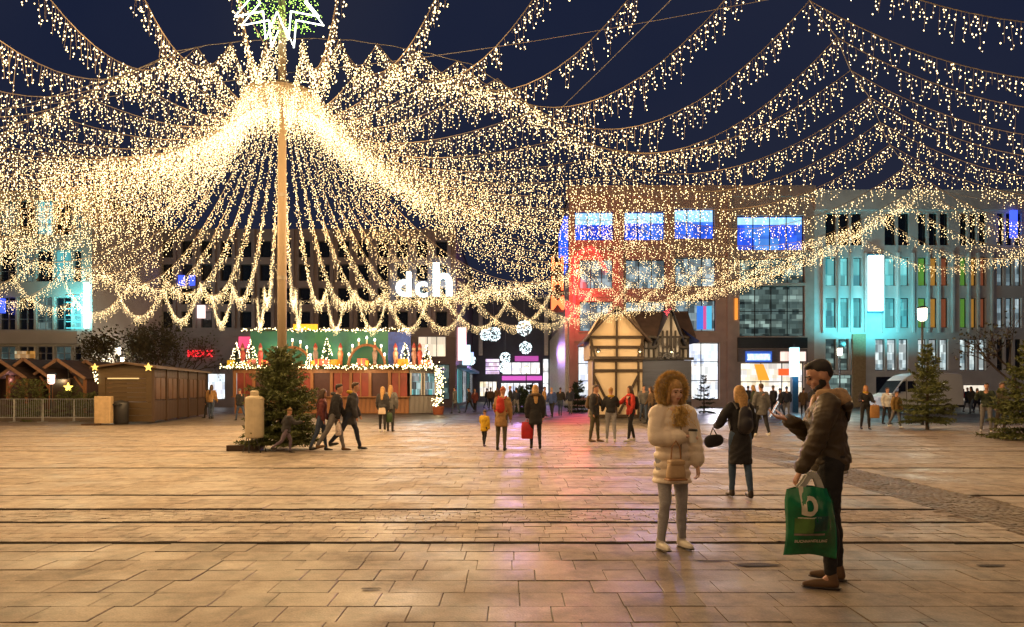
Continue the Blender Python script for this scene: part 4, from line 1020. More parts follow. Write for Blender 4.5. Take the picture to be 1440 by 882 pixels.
for k, (px, D_) in enumerate(((730, 47), (745, 46), (812, 47))):
    fir('fir_tree', (X(px, D_), D_, 0), 1.7 + .2 * k, 1.5, ('dark fir left of the street lantern', 'dark fir beneath the street lantern', 'dark fir by the brown stone corner')[k].replace('left of', 'beside'), 30 + k, 10, 11, 10, m=NEEDD, blade=.13, power=.6)
# stand under the fir: timber beam and trestle; white bin
MB().box((X(345, 17.4), 17.4, .07), (.85, .28, .14), R(3)).build('ballast_beam', WOOD, label='dark timber ballast beam on paving beside the fir', cat='beam')
bn = MB().lathe([(.2, .36), (.225, .40), (.225, 1.32), (.215, 1.36), (.1, 1.40), (.1, 1.5), (.06, 1.53)], (X(358, 16.9), 16.9, 0), 22).build('cylinder_bin', mat('cream_enamel', (.55, .47, .33), .4, var=.1), smooth=False, label='tall cream cylinder on wire legs beside the bushy fir', cat='bin')
lg = MB()
for k in range(6):
    a = k * 1.047; lg.tube([(X(358, 16.9) + .18 * math.cos(a), 16.9 + .18 * math.sin(a), .38), (X(358, 16.9) + .27 * math.cos(a + .4), 16.9 + .27 * math.sin(a + .4), 0)], .012, 5)
lg.build('wire_legs', FRAME, bn, kind='stuff')
# deciduous trees, bare or dark
def bare_tree(loc, h, label, seed, leaves=0, spread=1., m=None):
    q = random.Random(seed); o = empty('street_tree', loc, 0, label, 'tree'); mb = MB(); tips_ = []
    def grow(p, d, l, r_, n):
        e_ = p + d * l; mid = p.lerp(e_, .5) + Vector((q.gauss(0, .04), q.gauss(0, .04), 0)) * l
        mb.tube([p, mid, e_], [r_, r_ * .82, r_ * .65], 6 if n > 2 else 4, cap=False)
        if n <= 3: tips_.append(e_); tips_.append(mid)
        if n == 0: return
        for k in range(q.choice((2, 3, 3))):
            d2 = (d + Vector((q.gauss(0, .55), q.gauss(0, .55), q.gauss(.08, .3))) * spread).normalized(); grow(e_, d2, l * q.uniform(.62, .85), r_ * .62, n - 1)
    grow(Vector((0, 0, 0)), Vector((0, 0, 1)), h * .3, h * .022, 5)
    mb.build('trunk', BARK, o)
    if leaves:
        lf = MB()
        for k in range(leaves):
            c = q.choice(tips_) + Vector((q.gauss(0, .3), q.gauss(0, .3), q.gauss(0, .3))); a = Vector((q.gauss(0, 1), q.gauss(0, 1), q.gauss(0, 1))).normalized() * .09; b = a.cross(Vector((q.gauss(0, 1), q.gauss(0, 1), q.gauss(0, 1)))).normalized() * .06
            lf.face([c - a, c + b, c + a, c - b])
        lf.build('crown', m or mat('dull_leaves', (.05, .045, .02), .7, var=.5, scale=3), o)
    return o
bare_tree((X(155, 46), 46, 0), 6.0, 'leafy dark tree beside the banded office', 3, 2600)
bare_tree((X(212, 48), 48, 0), 6.3, 'leafy dark tree rising behind the closed kiosk roof', 5, 2600)
bare_tree((X(252, 50), 50, 0), 5.6, 'thin twiggy tree before the plum clad block', 7, 500)
bare_tree((X(1432, 33), 33, 0), 5.0, 'bare twiggy street tree before the office block', 11, 260)
def street_lamp(px, py, D_, label, s=1., e=40, col=(1., .86, .62)):
    x = X(px, D_); zt = Z(py, D_); o = empty('street_lamp', (x, D_, 0), 0, label, 'street lamp', 'post lanterns round the square')
    MB().tube([(0, 0, 0), (0, 0, .9), (0, 0, .92), (0, 0, zt)], [.075, .07, .05, .045], 10).build('post', FRAME, o)
    MB().lathe([(.06, zt - .02), (.13 * s, zt), (.2 * s, zt + .05), (.22 * s, zt + .6 * s), (.2 * s, zt + .62 * s)], n=14).build('lantern_glass', glow('lantern_glass', (1., .86, .62), 4.20), o, smooth=True)
    MB().lathe([(.3 * s, zt + .625 * s), (.31 * s, zt + .66 * s), (.05, zt + .76 * s)], n=14).build('cap', FRAME, o)
    MB().tube([(-.42 * s, 0, zt + .35 * s), (.42 * s, 0, zt + .35 * s)], .012, 4).build('cross_bar', FRAME, o)
    lamp('lantern_light', 'POINT', (0, 0, zt + .3 * s), e, col, .25, parent=o)
    return o
street_lamp(1297, 451, 30, 'tall post lantern behind the slender fir', .85, 700)
street_lamp(1181, 500, 48, 'post lantern before the office block entrance', .8, 900)
street_lamp(740, 524, 62, 'post lantern standing in the mouth of the street', .8, 500)
street_lamp(166, 499, 47, 'post lantern among the dark leafy trees', .8, 400)
street_lamp(173, 512, 52, 'small post lantern just above the closed kiosk roof', .8, 400)
ln = street_lamp(72, 540, 36, 'low lantern with pinkish glass among the huts', .8, 10, (1., .6, .6)); 
for c in ln.children:
    if c.name.startswith('lantern_glass'): c.data.materials[0] = glow('pink_lantern', (1., .62, .5), 1.32)
# light balls hung in the street
def light_ball(px, py, D_, r_, label):
    o = empty('light_ball', (X(px, D_), D_, Z(py, D_)), 0, label, 'light ball', 'wire balls of white lights over the street'); q = random.Random(px)
    wr = MB()
    for k in range(6):
        a = k * math.pi / 6; wr.tube([(r_ * math.cos(t) * math.cos(a), r_ * math.cos(t) * math.sin(a), r_ * math.sin(t)) for t in [2 * math.pi * j / 16 for j in range(17)]], .015, 4, cap=False)
    for z in (-.5, 0, .5): wr.tube([(r_ * math.sqrt(1 - z * z) * math.cos(t), r_ * math.sqrt(1 - z * z) * math.sin(t), z * r_) for t in [2 * math.pi * j / 16 for j in range(17)]], .015, 4, cap=False)
    wr.tube([(0, 0, r_), (0, 0, r_ + 2.5)], .012, 4)
    wr.build('wire_frame', STEEL, o); bl_ = MB()
    for k in range(110):
        z = q.uniform(-1, 1); a = q.uniform(0, 6.283); s = math.sqrt(1 - z * z); octa(bl_, (r_ * s * math.cos(a), r_ * s * math.sin(a), r_ * z), .035)
    bl_.build('bulbs', glow('bulb_cold', (.75, .95, 1.), 3.5), o, kind='stuff')
for px, py, D_, r_, lab in ((683, 471, 70, .55, 'smaller light ball touching its neighbour above the street'), (694, 470, 68, .72, 'larger of two touching light balls above the street'), (737, 462, 66, .72, 'highest light ball of the street, near the brown store'), (739, 489, 68, .6, 'light ball hung directly above the street lantern'), (711, 503, 72, .55, 'light ball before the violet shop front'), (709, 517, 75, .55, 'low light ball before the violet shop front'), (661, 506, 75, .6, 'light ball beside the glass fronted shop')):
    light_ball(px, py, D_, r_, lab)
# white van seen from its side
VD = 44.; vn = empty('delivery_van', (X(1240, VD), VD, 0), 0, 'white high roof delivery van parked behind the slender fir', 'van')
VP = mat('white_van_paint', (.62, .64, .66), .3, var=.05, scale=1., spec=.6)
prof = [(.02, .45), (.0, .85), (.12, 1.12), (.75, 1.32), (1.35, 2.15), (1.75, 2.45), (2.4, 2.62), (4.9, 2.62), (5.22, 2.5), (5.3, 2.1), (5.34, .6), (5.3, .42)]
vb = MB().prism(prof, 'y', 0, 1.95).build('body', VP, vn, bevel=.08)
MB().prism([(.86, 1.42), (1.36, 2.1), (1.55, 2.1), (1.55, 1.42)], 'y', -.012, -.004).build('side_window', G_DARK, vn)
MB().prism([(1.66, 1.40), (1.66, 2.1), (2.2, 2.1), (2.2, 1.40)], 'y', -.012, -.004).build('side_window', G_DARK, vn)
MB().face([(.74, .1, 1.34), (1.33, .1, 2.14), (1.33, 1.85, 2.14), (.74, 1.85, 1.34)]).build('windscreen', G_DARK, vn)
MB().bb(1.58, 1.61, -.012, -.003, .6, 2.2).bb(2.3, 2.33, -.012, -.003, .55, 2.5).bb(2.34, 3.6, -.014, -.004, 1.3, 1.34).bb(3.62, 3.65, -.012, -.003, .55, 2.5).build('door_seam', FRAME, vn)
MB().bb(.05, 5.3, -.02, .0, .42, .56).build('sill_trim', mat('black_plastic', (.02, .02, .022), .4), vn)
MB().box((.98, -.17, 1.5), (.14, .22, .32)).build('mirror', FRAME, vn)
MB().bb(-.02, .2, .05, .4, .82, 1.05).build('headlight', mat('lamp_lens', (.6, .65, .7), .1), vn); MB().bb(5.31, 5.36, .05, .2, 1.0, 1.6).build('tail_light', mat('red_lens', (.4, .02, .02), .2), vn)
MB().bb(1.9, 2.1, -.03, -.004, 1.18, 1.22).build('handle', FRAME, vn)
for x in (1.0, 4.3):
    wh = MB(); wh.prism([(x + .34 * math.cos(t), .34 + .34 * math.sin(t)) for t in [6.2832 * k / 20 for k in range(20)]], 'y', -.02, .22); wh = wh.build('wheel', mat('tyre', (.02, .02, .02), .8), vn)
    MB().prism([(x + .2 * math.cos(t), .34 + .2 * math.sin(t)) for t in [6.2832 * k / 16 for k in range(16)]], 'y', -.035, -.021).build('rim', STEEL, wh)
# light column, barriers, sandwich board, tarp
lc = empty('light_column', (X(1117, 46), 46, 0), 0, 'square blue column with glowing white upper half', 'light column')
MB().bb(-.2, .2, -.2, .2, 0, Z(530, 46)).build('base', mat('blue_steel', (.02, .08, .16), .4), lc)
MB().bb(-.24, .24, -.24, .24, Z(530, 46) + .003, Z(489, 46)).build('glass', glow('column_glass', (.35, .85, 1.), 1.56), lc)
MB().bb(-.1, .1, -.22, -.16, Z(489, 46), Z(486, 46) + .1).build('cap', FRAME, lc)
lamp('column_light', 'POINT', (0, -.5, 3), 90, (.4, .8, 1.), .3, parent=lc)
def barrier(x0, x1, D_, label):
    o = empty('crowd_barrier', ((x0 + x1) / 2, D_, 0), 0, label, 'barrier', 'steel barriers on the market edge'); w = (x1 - x0) / 2 - .03; mb = MB()
    mb.tube([(-w, 0, .12), (-w, 0, 1.1), (w, 0, 1.1), (w, 0, .12)], .022, 6); mb.tube([(-w, 0, .22), (w, 0, .22)], .018, 6); mb.build('frame', STEEL, o); b_ = MB()
    for k in range(1, 14): b_.tube([(-w + 2 * w * k / 14, 0, .22), (-w + 2 * w * k / 14, 0, 1.1)], .009, 5)
    b_.build('bars', STEEL, o, kind='stuff')
    for s in (-1, 1): MB().bb(s * w - .03, s * w + .03, -.3, .3, .0, .03).bb(s * w - .02, s * w + .02, -.02, .02, .028, .14).build('foot', STEEL, o)
barrier(X(0, 32.5) - .8, X(20, 32.5), 32.5, 'steel barrier before the open gabled hut'); barrier(X(20, 32.5), X(60, 32.5) , 32.5, 'steel barrier before the bushy fir'); barrier(X(60, 32.5), X(104, 32.5), 32.5, 'steel barrier beneath the lantern with pinkish glass'); barrier(X(104, 32.5), X(140, 32.5), 32.5, 'steel barrier that meets the closed kiosk')
MB().bb(-32, X(139, 31) - .3, 33.2, 33.5, 0, .22).build('kerb_beam', mat('grey_plank', (.16, .13, .1), .7), label='long low grey beam behind the steel barriers', cat='beam')
yst = empty('yellow_light_star', (X(98, 37.5), 37.4, Z(545, 37.5)), 0, 'yellow star lantern hanging before a gabled hut', 'star lantern'); starlet(yst, (0, 0, 0), .28, glow('yellow_star', (1., .75, .12), 1.50)); MB().tube([(0, -.02, .2), (0, -.02, 1.1)], .01, 4).build('cord', FRAME, yst)
# MB().bb(X(865, 60), X(868, 60), 59, 59.3, 3, 3.1)
# ------------------------------------------------------------------ people
def fab(name, c, rough=.8, var=.15, scale=12, bump=.35, bscale=60, **k): return mat(name, c, rough, var=var, scale=scale, bump=bump, bscale=bscale, **k)
SKIN = mat('skin', (.46, .24, .155), .5, var=.08, scale=14); SKIN2 = mat('skin_pale', (.70, .45, .34), .5, var=.08, scale=14)
BLACKF = fab('black_cloth', (.014, .014, .017)); CHARC = fab('charcoal_cloth', (.035, .035, .04)); NAVYF = fab('navy_cloth', (.018, .024, .045))
DENIM = fab('denim', (.05, .075, .13)); GREYJ = fab('grey_jeans', (.17, .165, .17)); PALEJ = fab('pale_denim', (.26, .26, .28)); OLIVF = fab('olive_cloth', (.075, .065, .035))
TAN = fab('tan_cloth', (.32, .18, .07)); REDF = fab('red_cloth', (.45, .03, .02)); ORF = fab('orange_cloth', (.5, .13, .02)); YELF = fab('yellow_cloth', (.62, .38, .02)); MARO = fab('maroon_cloth', (.13, .03, .03))
CREAMF = fab('cream_cloth', (.62, .50, .38), .65, .05); WHITEF = fab('white_cloth', (.6, .58, .54)); BROWNF = fab('brown_cloth', (.10, .06, .03)); GREENF = fab('dark_green_cloth', (.03, .045, .025)); GREYF = fab('grey_cloth', (.13, .13, .13)); BLUEF = fab('blue_cloth', (.03, .06, .2))
LEATH = mat('dark_leather', (.03, .02, .014), .4); SHOEB = mat('black_shoe', (.012, .012, .012), .4); SHOEW = mat('white_shoe', (.62, .6, .55), .5); SHOET = mat('brown_moccasin', (.13, .07, .03), .55)
HAIRB = mat('black_hair', (.012, .009, .007), .5, var=.3, scale=40); HAIRD = mat('brown_hair', (.06, .03, .015), .5, var=.3, scale=40); HAIRL = mat('blond_hair', (.42, .24, .08), .5, var=.3, scale=40)
def blob(name, mb, m, parent, vox, it=3, M=None, wr=0., **kw):
    """one continuous skin round overlapping shapes; wr lays folds into cloth"""
    me = bpy.data.meshes.new(name); me.from_pydata(mb.v, [], mb.f); me.update()
    o = bpy.data.objects.new(name, me)
    r_ = o.modifiers.new('r', 'REMESH'); r_.mode = 'VOXEL'; r_.voxel_size = vox; r_.use_smooth_shade = True
    s_ = o.modifiers.new('s', 'SMOOTH'); s_.factor = .5; s_.iterations = it
    me2 = baked(o)
    bpy.data.objects.remove(o); bpy.data.meshes.remove(me)
    if wr:
        k_ = len(name) % 7 + len(me2.vertices) % 13; N_ = [v.normal.copy() for v in me2.vertices]
        for v, n_ in zip(me2.vertices, N_):
            c = v.co; a_ = noise.noise(Vector((c.x * 6 + k_, c.y * 6, c.z * 11 + c.x * 5))); b_ = noise.noise(Vector((c.x * 15, c.y * 15 + k_, c.z * 24 - c.x * 9)))
            v.co = c + n_ * (wr * (.75 - 2.4 * abs(a_)) + wr * .45 * (.4 - 1.8 * abs(b_)))
    me2.name = name; me2.materials.clear(); me2.materials.append(m)
    if M is not None: me2.transform(M)
    o = bpy.data.objects.new(name, me2); COL.objects.link(o)
    if parent: o.parent = parent
    return tag(o, **kw)
def rings(mb, secs, n=18):
    """loft of elliptical sections (centre, rx, ry, frame)"""
    i0 = len(mb.v)
    for c, rx, ry, T in secs:
        for k in range(n):
            t = 2 * math.pi * k / n; p = T @ Vector((c[0] + rx * math.cos(t), c[1] + ry * math.sin(t), c[2])); mb.v.append(tuple(p))
    m = len(secs)
    for j in range(m - 1):
        for k in range(n):
            l = (k + 1) % n; mb.f.append((i0 + j * n + k, i0 + j * n + l, i0 + (j + 1) * n + l, i0 + (j + 1) * n + k))
    mb.f.append(tuple(i0 + k for k in reversed(range(n)))); mb.f.append(tuple(i0 + (m - 1) * n + k for k in range(n)))
def ik(a, b, l1, l2, pole):
    a = Vector(a); b = Vector(b); d = b - a; L = min(d.length, (l1 + l2) * .995); d.normalize()
    x = (l1 * l1 - l2 * l2 + L * L) / (2 * L); h = math.sqrt(max(0, l1 * l1 - x * x))
    p = Vector(pole); p = (p - d * p.dot(d)).normalized()
    return a + d * x + p * h, a + d * L
def hand(mb, wrist, fwd, palm, H, curl=35, side=1, spread=.5, fine=True):
    """palm, four unequal fingers bent at the knuckles, thumb from the side of the palm"""
    f = Vector(fwd).normalized(); pn = Vector(palm); pn = (pn - f * pn.dot(f)).normalized(); s = f.cross(pn).normalized() * side
    u = H / 1.75; c = Vector(wrist)
    mb.caps(c, c + f * .075 * u, .027 * u, .034 * u, 10, .5, side=s)
    if not fine:
        mb.caps(c + f * .07 * u, c + f * .11 * u + pn * .03 * u, .03 * u, .022 * u, 8, .6, side=s); return
    for k, (o_, l) in enumerate(((-.030, .072), (-.010, .082), (.010, .077), (.029, .060))):
        p = c + f * .085 * u + s * o_ * u; d = f + s * (o_ * spread)
        for j, (part, rad) in enumerate(((.45, .0092), (.32, .0085), (.23, .0078))):
            t = R(curl * (j + .6)); dd = (d * math.cos(t) + pn * math.sin(t)).normalized(); e_ = p + dd * l * part * u * 1.05
            mb.caps(p, e_, rad * u, rad * .93 * u, 8); p = e_
    p = c + f * .02 * u - s * .026 * u
    for l, rad, a in ((.042, .012, 35), (.033, .0105, 20), (.026, .009, 5)):
        d = (f * math.cos(R(a)) - s * math.sin(R(a)) + pn * .45).normalized(); e_ = p + d * l * u; mb.caps(p, e_, rad * u, rad * .9 * u, 8); p = e_
def person(px, D_, H, label, head_rz, pose=None, top=None, legs=None, shoes=None, hair=None, skin=None, group=None, vox=.022, x=None, hem=.0, bulk=0., hairstyle='short', scarf=None, hood=None, backpack=None, sleeves=None, extra=None, skirt=None, fem=False, fine=False, cuff=None, quilted=False):
    P = dict(lean=2, legL=(8, 6, 2), legR=(-6, 4, 2), armL=(5, 8, 18), armR=(-5, 8, 18), head=(0, 5), twist=0); P.update(pose or {})
    top = top or CHARC; legs = legs or BLACKF; shoes = shoes or SHOEB; hair = hair or HAIRD; skin = skin or SKIN
    hipw = .052 * H; thl, shl, ual, fal = .245 * H, .235 * H, .165 * H, .15 * H
    legs_j = {}
    for s, key in ((1, 'legL'), (-1, 'legR')):
        sw, kb, sp = P[key]; a = R(sw); b = R(sw - kb); x_ = math.sin(R(sp)) * s
        hip = Vector((s * hipw, 0, 0)); kn = hip + Vector((x_, -math.sin(a), -math.cos(a))).normalized() * thl; an = kn + Vector((x_, -math.sin(b), -math.cos(b))).normalized() * shl
        legs_j[s] = [hip, kn, an, b]
    hz = -min(j[2].z - max(0, math.sin(j[3] * -1)) * .0 for j in legs_j.values()) + .048 * H
    up = Vector((0, 0, hz))
    for s in legs_j: legs_j[s][:3] = [p + up for p in legs_j[s][:3]]
    T = Matrix.Translation(up) @ Matrix.Rotation(R(P['lean']), 4, 'X') @ Matrix.Rotation(R(P['twist']), 4, 'Z')
    shw = (.100 if fem else .112) * H
    sh = {s: T @ Vector((s * shw, 0, .285 * H)) for s in (1, -1)}
    arms = {}
    for s, key in ((1, 'armL'), (-1, 'armR')):
        A = P[key]
        if isinstance(A, dict):
            tgt = Vector(A['wrist']) * H; el, wr = ik(sh[s], tgt, ual, fal, Vector(A.get('pole', (s * .6, .6, -.6))))
        else:
            a, o_, e_ = R(A[0] + P['lean'] * .3), R(A[1]), R(A[2]); el = sh[s] + Vector((s * math.sin(o_), -math.sin(a) * math.cos(o_), -math.cos(a) * math.cos(o_))) * ual
            i_ = R(A[3]) if len(A) > 3 else 0.
            wr = el + Vector((-s * math.sin(i_), -math.sin(a + e_) * math.cos(i_), -math.cos(a + e_) * math.cos(i_))).normalized() * fal
        arms[s] = (sh[s], el, wr)
    yaw, pitch = P['head']
    neck = T @ Vector((0, .004 * H, .30 * H)); hc = T @ Vector((0, -.012 * H - max(0, pitch) * .0004 * H, .402 * H - max(0, pitch) * .0002 * H))
    Hd = Matrix.Translation(hc) @ Matrix.Rotation(R(yaw), 4, 'Z') @ Matrix.Rotation(R(pitch), 4, 'X')
    # body, one surface
    b = MB()
    def hball(c, r_, n=14, m=10):
        i = len(b.v); b.ball((0, 0, 0), tuple(k * H for k in r_), n, m)
        for k in range(i, len(b.v)): b.v[k] = tuple(Hd @ (Vector(b.v[k]) + Vector(c) * H))
    hball((0, .006, .012), (.0435, .054, .056)); hball((0, -.012, -.028), (.034, .040, .040)); hball((0, -.030, -.048), (.019, .016, .014))
    if fine:
        hball((0, -.052, -.012), (.0075, .011, .013), 8, 6); hball((0, -.046, .006), (.006, .008, .018), 8, 6); hball((0, -.047, -.034), (.012, .006, .006), 8, 6)
        for s in (1, -1): hball((s * .0435, .004, -.006), (.006, .014, .019), 8, 6); hball((s * .018, -.043, .014), (.014, .008, .005), 8, 6); hball((s * .024, -.036, -.018), (.014, .012, .012), 8, 6)
    b.caps(neck - Vector((0, 0, .02 * H)), hc + Vector((0, .008 * H, -.03 * H)), .034 * H, .031 * H)
    b.caps(T @ Vector((0, 0, .04 * H)), T @ Vector((0, 0, .26 * H)), .06 * H, .07 * H, 12)
    for s in (1, -1):
        S_, E_, W__ = arms[s]; b.caps(T @ Vector((0, 0, .265 * H)), S_ - Vector((0, 0, .008 * H)), .034 * H, .022 * H); b.caps(S_ - Vector((0, 0, .008 * H)), E_, .022 * H, .019 * H); b.caps(E_, W__, .02 * H, .0155 * H)
        fw = (W__ - E_).normalized(); key = 'handL' if s > 0 else 'handR'; hp = P.get(key, {})
        hand(b, W__ + fw * .005 * H, hp.get('fwd', fw), hp.get('palm', (-s, 0, 0)), H, hp.get('curl', 28), s * hp.get('flip', 1), fine=fine)
        hp_, kn, an, _ = legs_j[s]; b.caps(T @ Vector((0, 0, .05 * H)), hp_, .05 * H, .04 * H); b.caps(hp_, kn, .034 * H, .023 * H); b.caps(kn, an, .022 * H, .019 * H); b.caps(an, an + Vector((0, -.03 * H, -.025 * H)), .02 * H, .018 * H)
    root = blob('person', b, skin, None, .0075 if fine else vox, 2, label=label, cat='person', group=group)
    # trousers
    t = MB(); t.caps(T @ Vector((-.035 * H, 0, .03 * H)), T @ Vector((.035 * H, 0, .03 * H)), .066 * H, .066 * H, 14, .95)
    for s in (1, -1):
        hp_, kn, an, _ = legs_j[s]; tp = 1.0 if not fem else .94
        t.caps(hp_ + Vector((0, 0, .01 * H)), kn, .056 * H * tp, .037 * H * tp, 12); t.caps(kn, kn.lerp(an, .35) + Vector((0, .006 * H, 0)), .036 * H * tp, .035 * H * tp, 12); t.caps(kn.lerp(an, .35) + Vector((0, .006 * H, 0)), an + Vector((0, 0, (.03 if cuff else .012) * H)), .034 * H * tp, .0255 * H * tp, 12)
    blob('trousers', t, legs, root, vox * (.55 if fine else 1), 3, wr=.004 if fem else .006)
    # shoes
    for s in (1, -1):
        hp_, kn, an, bb_ = legs_j[s]; f_ = MB(); fs = 1.14 if fine and fem else 1.; roll = Matrix.Translation(an) @ Matrix.Rotation(-max(-.5, min(.35, bb_)) * -1 * (0.6 if bb_ < 0 else .0), 4, 'X')
        def fp(p): return roll @ (Vector(p) * H)
        f_.caps(fp((0, .012, -.022)), fp((s * .004, -.065, -.030)), .025 * H * fs, .022 * H * fs, 12, .95); f_.caps(fp((s * .004, -.065, -.032)), fp((s * .006, -.10, -.034)), .024 * H * fs, .015 * H * fs, 12, .8); f_.caps(fp((0, .01, -.02)), fp((0, .004, .012 * fs ** 3)), .026 * H * fs, .024 * H * fs, 10)
        f_.v = [(x_, y_, max(z_, .004)) for x_, y_, z_ in f_.v]
        sh_ = blob('shoe', f_, shoes, root, vox * (.5 if fine else .9), 2)
        if fine:
            so = MB(); so.caps(fp((0, .018, -.04)), fp((s * .006, -.10, -.042)), .027 * H, .019 * H, 14, .3, side=(1, 0, 0)); so.v = [(x_, y_, max(z_, .002)) for x_, y_, z_ in so.v]
            so.build('sole', SHOEW if shoes is SHOEW else LEATH, sh_, smooth=True)
    # top
    k = MB(); B = bulk * H; sl = sleeves or top
    secs = []
    hemz = -hem * H
    if hem > .02: secs += [((0, 0, hemz), (.092 if hem > .12 else .086) * H + B * 1.1, .080 * H + B * 1.1, T if hem < .08 else Matrix.Translation(up) @ Matrix.Rotation(R(P['lean'] * .4), 4, 'X'))]
    secs += [((0, 0, max(hemz + .012 * H, -.03 * H)), .083 * H + B, .074 * H + B, T), ((0, 0, .03 * H), .084 * H + B, .074 * H + B, T), ((0, 0, .10 * H), (.072 if fem else .080) * H + B, .062 * H + B, T), ((0, -.004 * H, .19 * H), .088 * H + B, .070 * H + B, T), ((0, 0, .25 * H), .092 * H + B * .8, .064 * H + B * .8, T), ((0, .004 * H, .295 * H), .062 * H + B * .5, .048 * H + B * .5, T), ((0, .004 * H, .32 * H), .043 * H, .041 * H, T)]
    if quilted:
        fine_ = []
        for (c0, a0, b0, T0), (c1, a1, b1, T1) in zip(secs, secs[1:]):
            nn = max(1, int((c1[2] - c0[2]) / (.006 * H)))
            for j in range(nn):
                t_ = j / nn; zc = c0[2] + (c1[2] - c0[2]) * t_; g_ = 1 + .15 * (abs(math.sin(math.pi * zc / (.05 * H))) ** .55 - .7)
                fine_.append(((c0[0], c0[1] + (c1[1] - c0[1]) * t_, zc), (a0 + (a1 - a0) * t_) * g_, (b0 + (b1 - b0) * t_) * g_, T0 if t_ < .5 or c0[2] > -.01 else T0))
        secs = fine_ + [secs[-1]]
    rings(k, secs, 28 if quilted else 18)
    for s in (1, -1):
        S_, E_, W__ = arms[s]; k.caps(S_ + Vector((-s * .02 * H, 0, -.012 * H)), S_.lerp(E_, .5), .042 * H + B * .6, .036 * H + B * .7, 12); k.caps(S_.lerp(E_, .5), E_, .036 * H + B * .7, .033 * H + B * .7, 12); k.caps(E_, E_.lerp(W__, .93), .033 * H + B * .7, .0255 * H + B * .5, 12)
    info = dict(T=T, Hd=Hd, arms=arms, legs=legs_j, up=up, H=H, root=root, hc=hc, neck=neck)
    if extra and 'top' in extra: extra['top'](k, info)
    jk = blob('jacket', k, top, root, vox * (.5 if fine else 1), 3 if not fine else 1 if quilted else 2, wr=.003 if quilted else .012); info['jacket'] = jk
    if skirt:
        sk = MB(); rings(sk, [((0, 0, -.13 * H), .095 * H, .085 * H, T), ((0, 0, -.02 * H), .09 * H, .08 * H, T), ((0, 0, .03 * H), .086 * H, .076 * H, T)]); blob('skirt', sk, skirt, root, vox, 2)
    # hair, hat, hood
    h = MB()
    def hb_(c, r_, n=14, m=10):
        i = len(h.v); h.ball((0, 0, 0), tuple(k_ * H for k_ in r_), n, m)
        for k_ in range(i, len(h.v)): h.v[k_] = tuple(Hd @ (Vector(h.v[k_]) + Vector(c) * H))
    if hairstyle == 'short': hb_((0, .014, .026), (.0452, .0535, .046)); hb_((0, .030, .002), (.0385, .034, .034)); hb_((0, -.016, .056), (.031, .028, .015))
    elif hairstyle == 'long':
        hb_((0, .013, .026), (.048, .054, .050)); hb_((0, .036, -.02), (.044, .032, .07))
        for s in (1, -1): hb_((s * .04, .008, -.035), (.016, .026, .075))
        h.caps(Hd @ Vector((0, .045 * H, -.03 * H)), T @ Vector((0, .072 * H + B, .20 * H)), .05 * H, .028 * H, 12, .6, side=(1, 0, 0))
    elif hairstyle == 'bun': hb_((0, .013, .026), (.048, .054, .048)); hb_((0, .055, .05), (.026, .026, .026))
    elif hairstyle == 'hat': hb_((0, .006, .036), (.050, .058, .046)); hb_((0, .004, .020), (.052, .060, .018)); hb_((0, .0, .088), (.016, .016, .015))
    if h.v: blob({'hat': 'knit_hat'}.get(hairstyle, 'hair'), h, hair, root, vox * (.5 if fine else .9), 2)
    if scarf:
        q_ = MB(); rings(q_, [((0, -.004 * H, .285 * H), .066 * H, .062 * H, T), ((0, -.004 * H, .31 * H), .07 * H, .066 * H, T), ((0, 0, .335 * H), .056 * H, .054 * H, T)]); blob('scarf', q_, scarf, root, vox * .9, 2)
    if hood:
        q_ = MB()
        for a in range(9): t_ = math.pi * (a - .5) / 8; q_.ball(tuple(T @ Vector((.058 * H * math.cos(t_), .03 * H + .05 * H * math.sin(t_), .315 * H))), .028 * H, 8, 6)
        blob('hood', q_, hood, root, vox, 2)
    if backpack:
        q_ = MB(); c = T @ Vector((0, .105 * H + B, .17 * H)); q_.caps(c + Vector((0, 0, -.06 * H)), c + Vector((0, 0, .055 * H)), .075 * H, .062 * H, 14, .62, side=(1, 0, 0)); q_.caps(c + Vector((0, .03 * H, -.06 * H)), c + Vector((0, .03 * H, -.03 * H)), .05 * H, .05 * H, 12, .6, side=(1, 0, 0))
        bp_ = blob('backpack', q_, backpack, root, vox * .9, 3)
        st_m = MB()
        for s in (1, -1): st_m.tube([T @ Vector((s * .05 * H, .07 * H + B, .26 * H)), T @ Vector((s * .06 * H, .02 * H, .315 * H + B)), T @ Vector((s * .062 * H, -.06 * H - B, .25 * H)), T @ Vector((s * .07 * H, -.065 * H - B, .15 * H)), T @ Vector((s * .088 * H + B, .03 * H, .08 * H))], .012 * H, 6)
        st_m.build('strap', backpack, bp_)
    x = X(px, D_) if x is None else x
    root.location = (x, D_, 0); root.rotation_euler = (0, 0, R(head_rz))
    if extra and 'after' in extra: extra['after'](info)
    return root, info
def world(info, p): return info['root'].matrix_basis @ Vector(p)
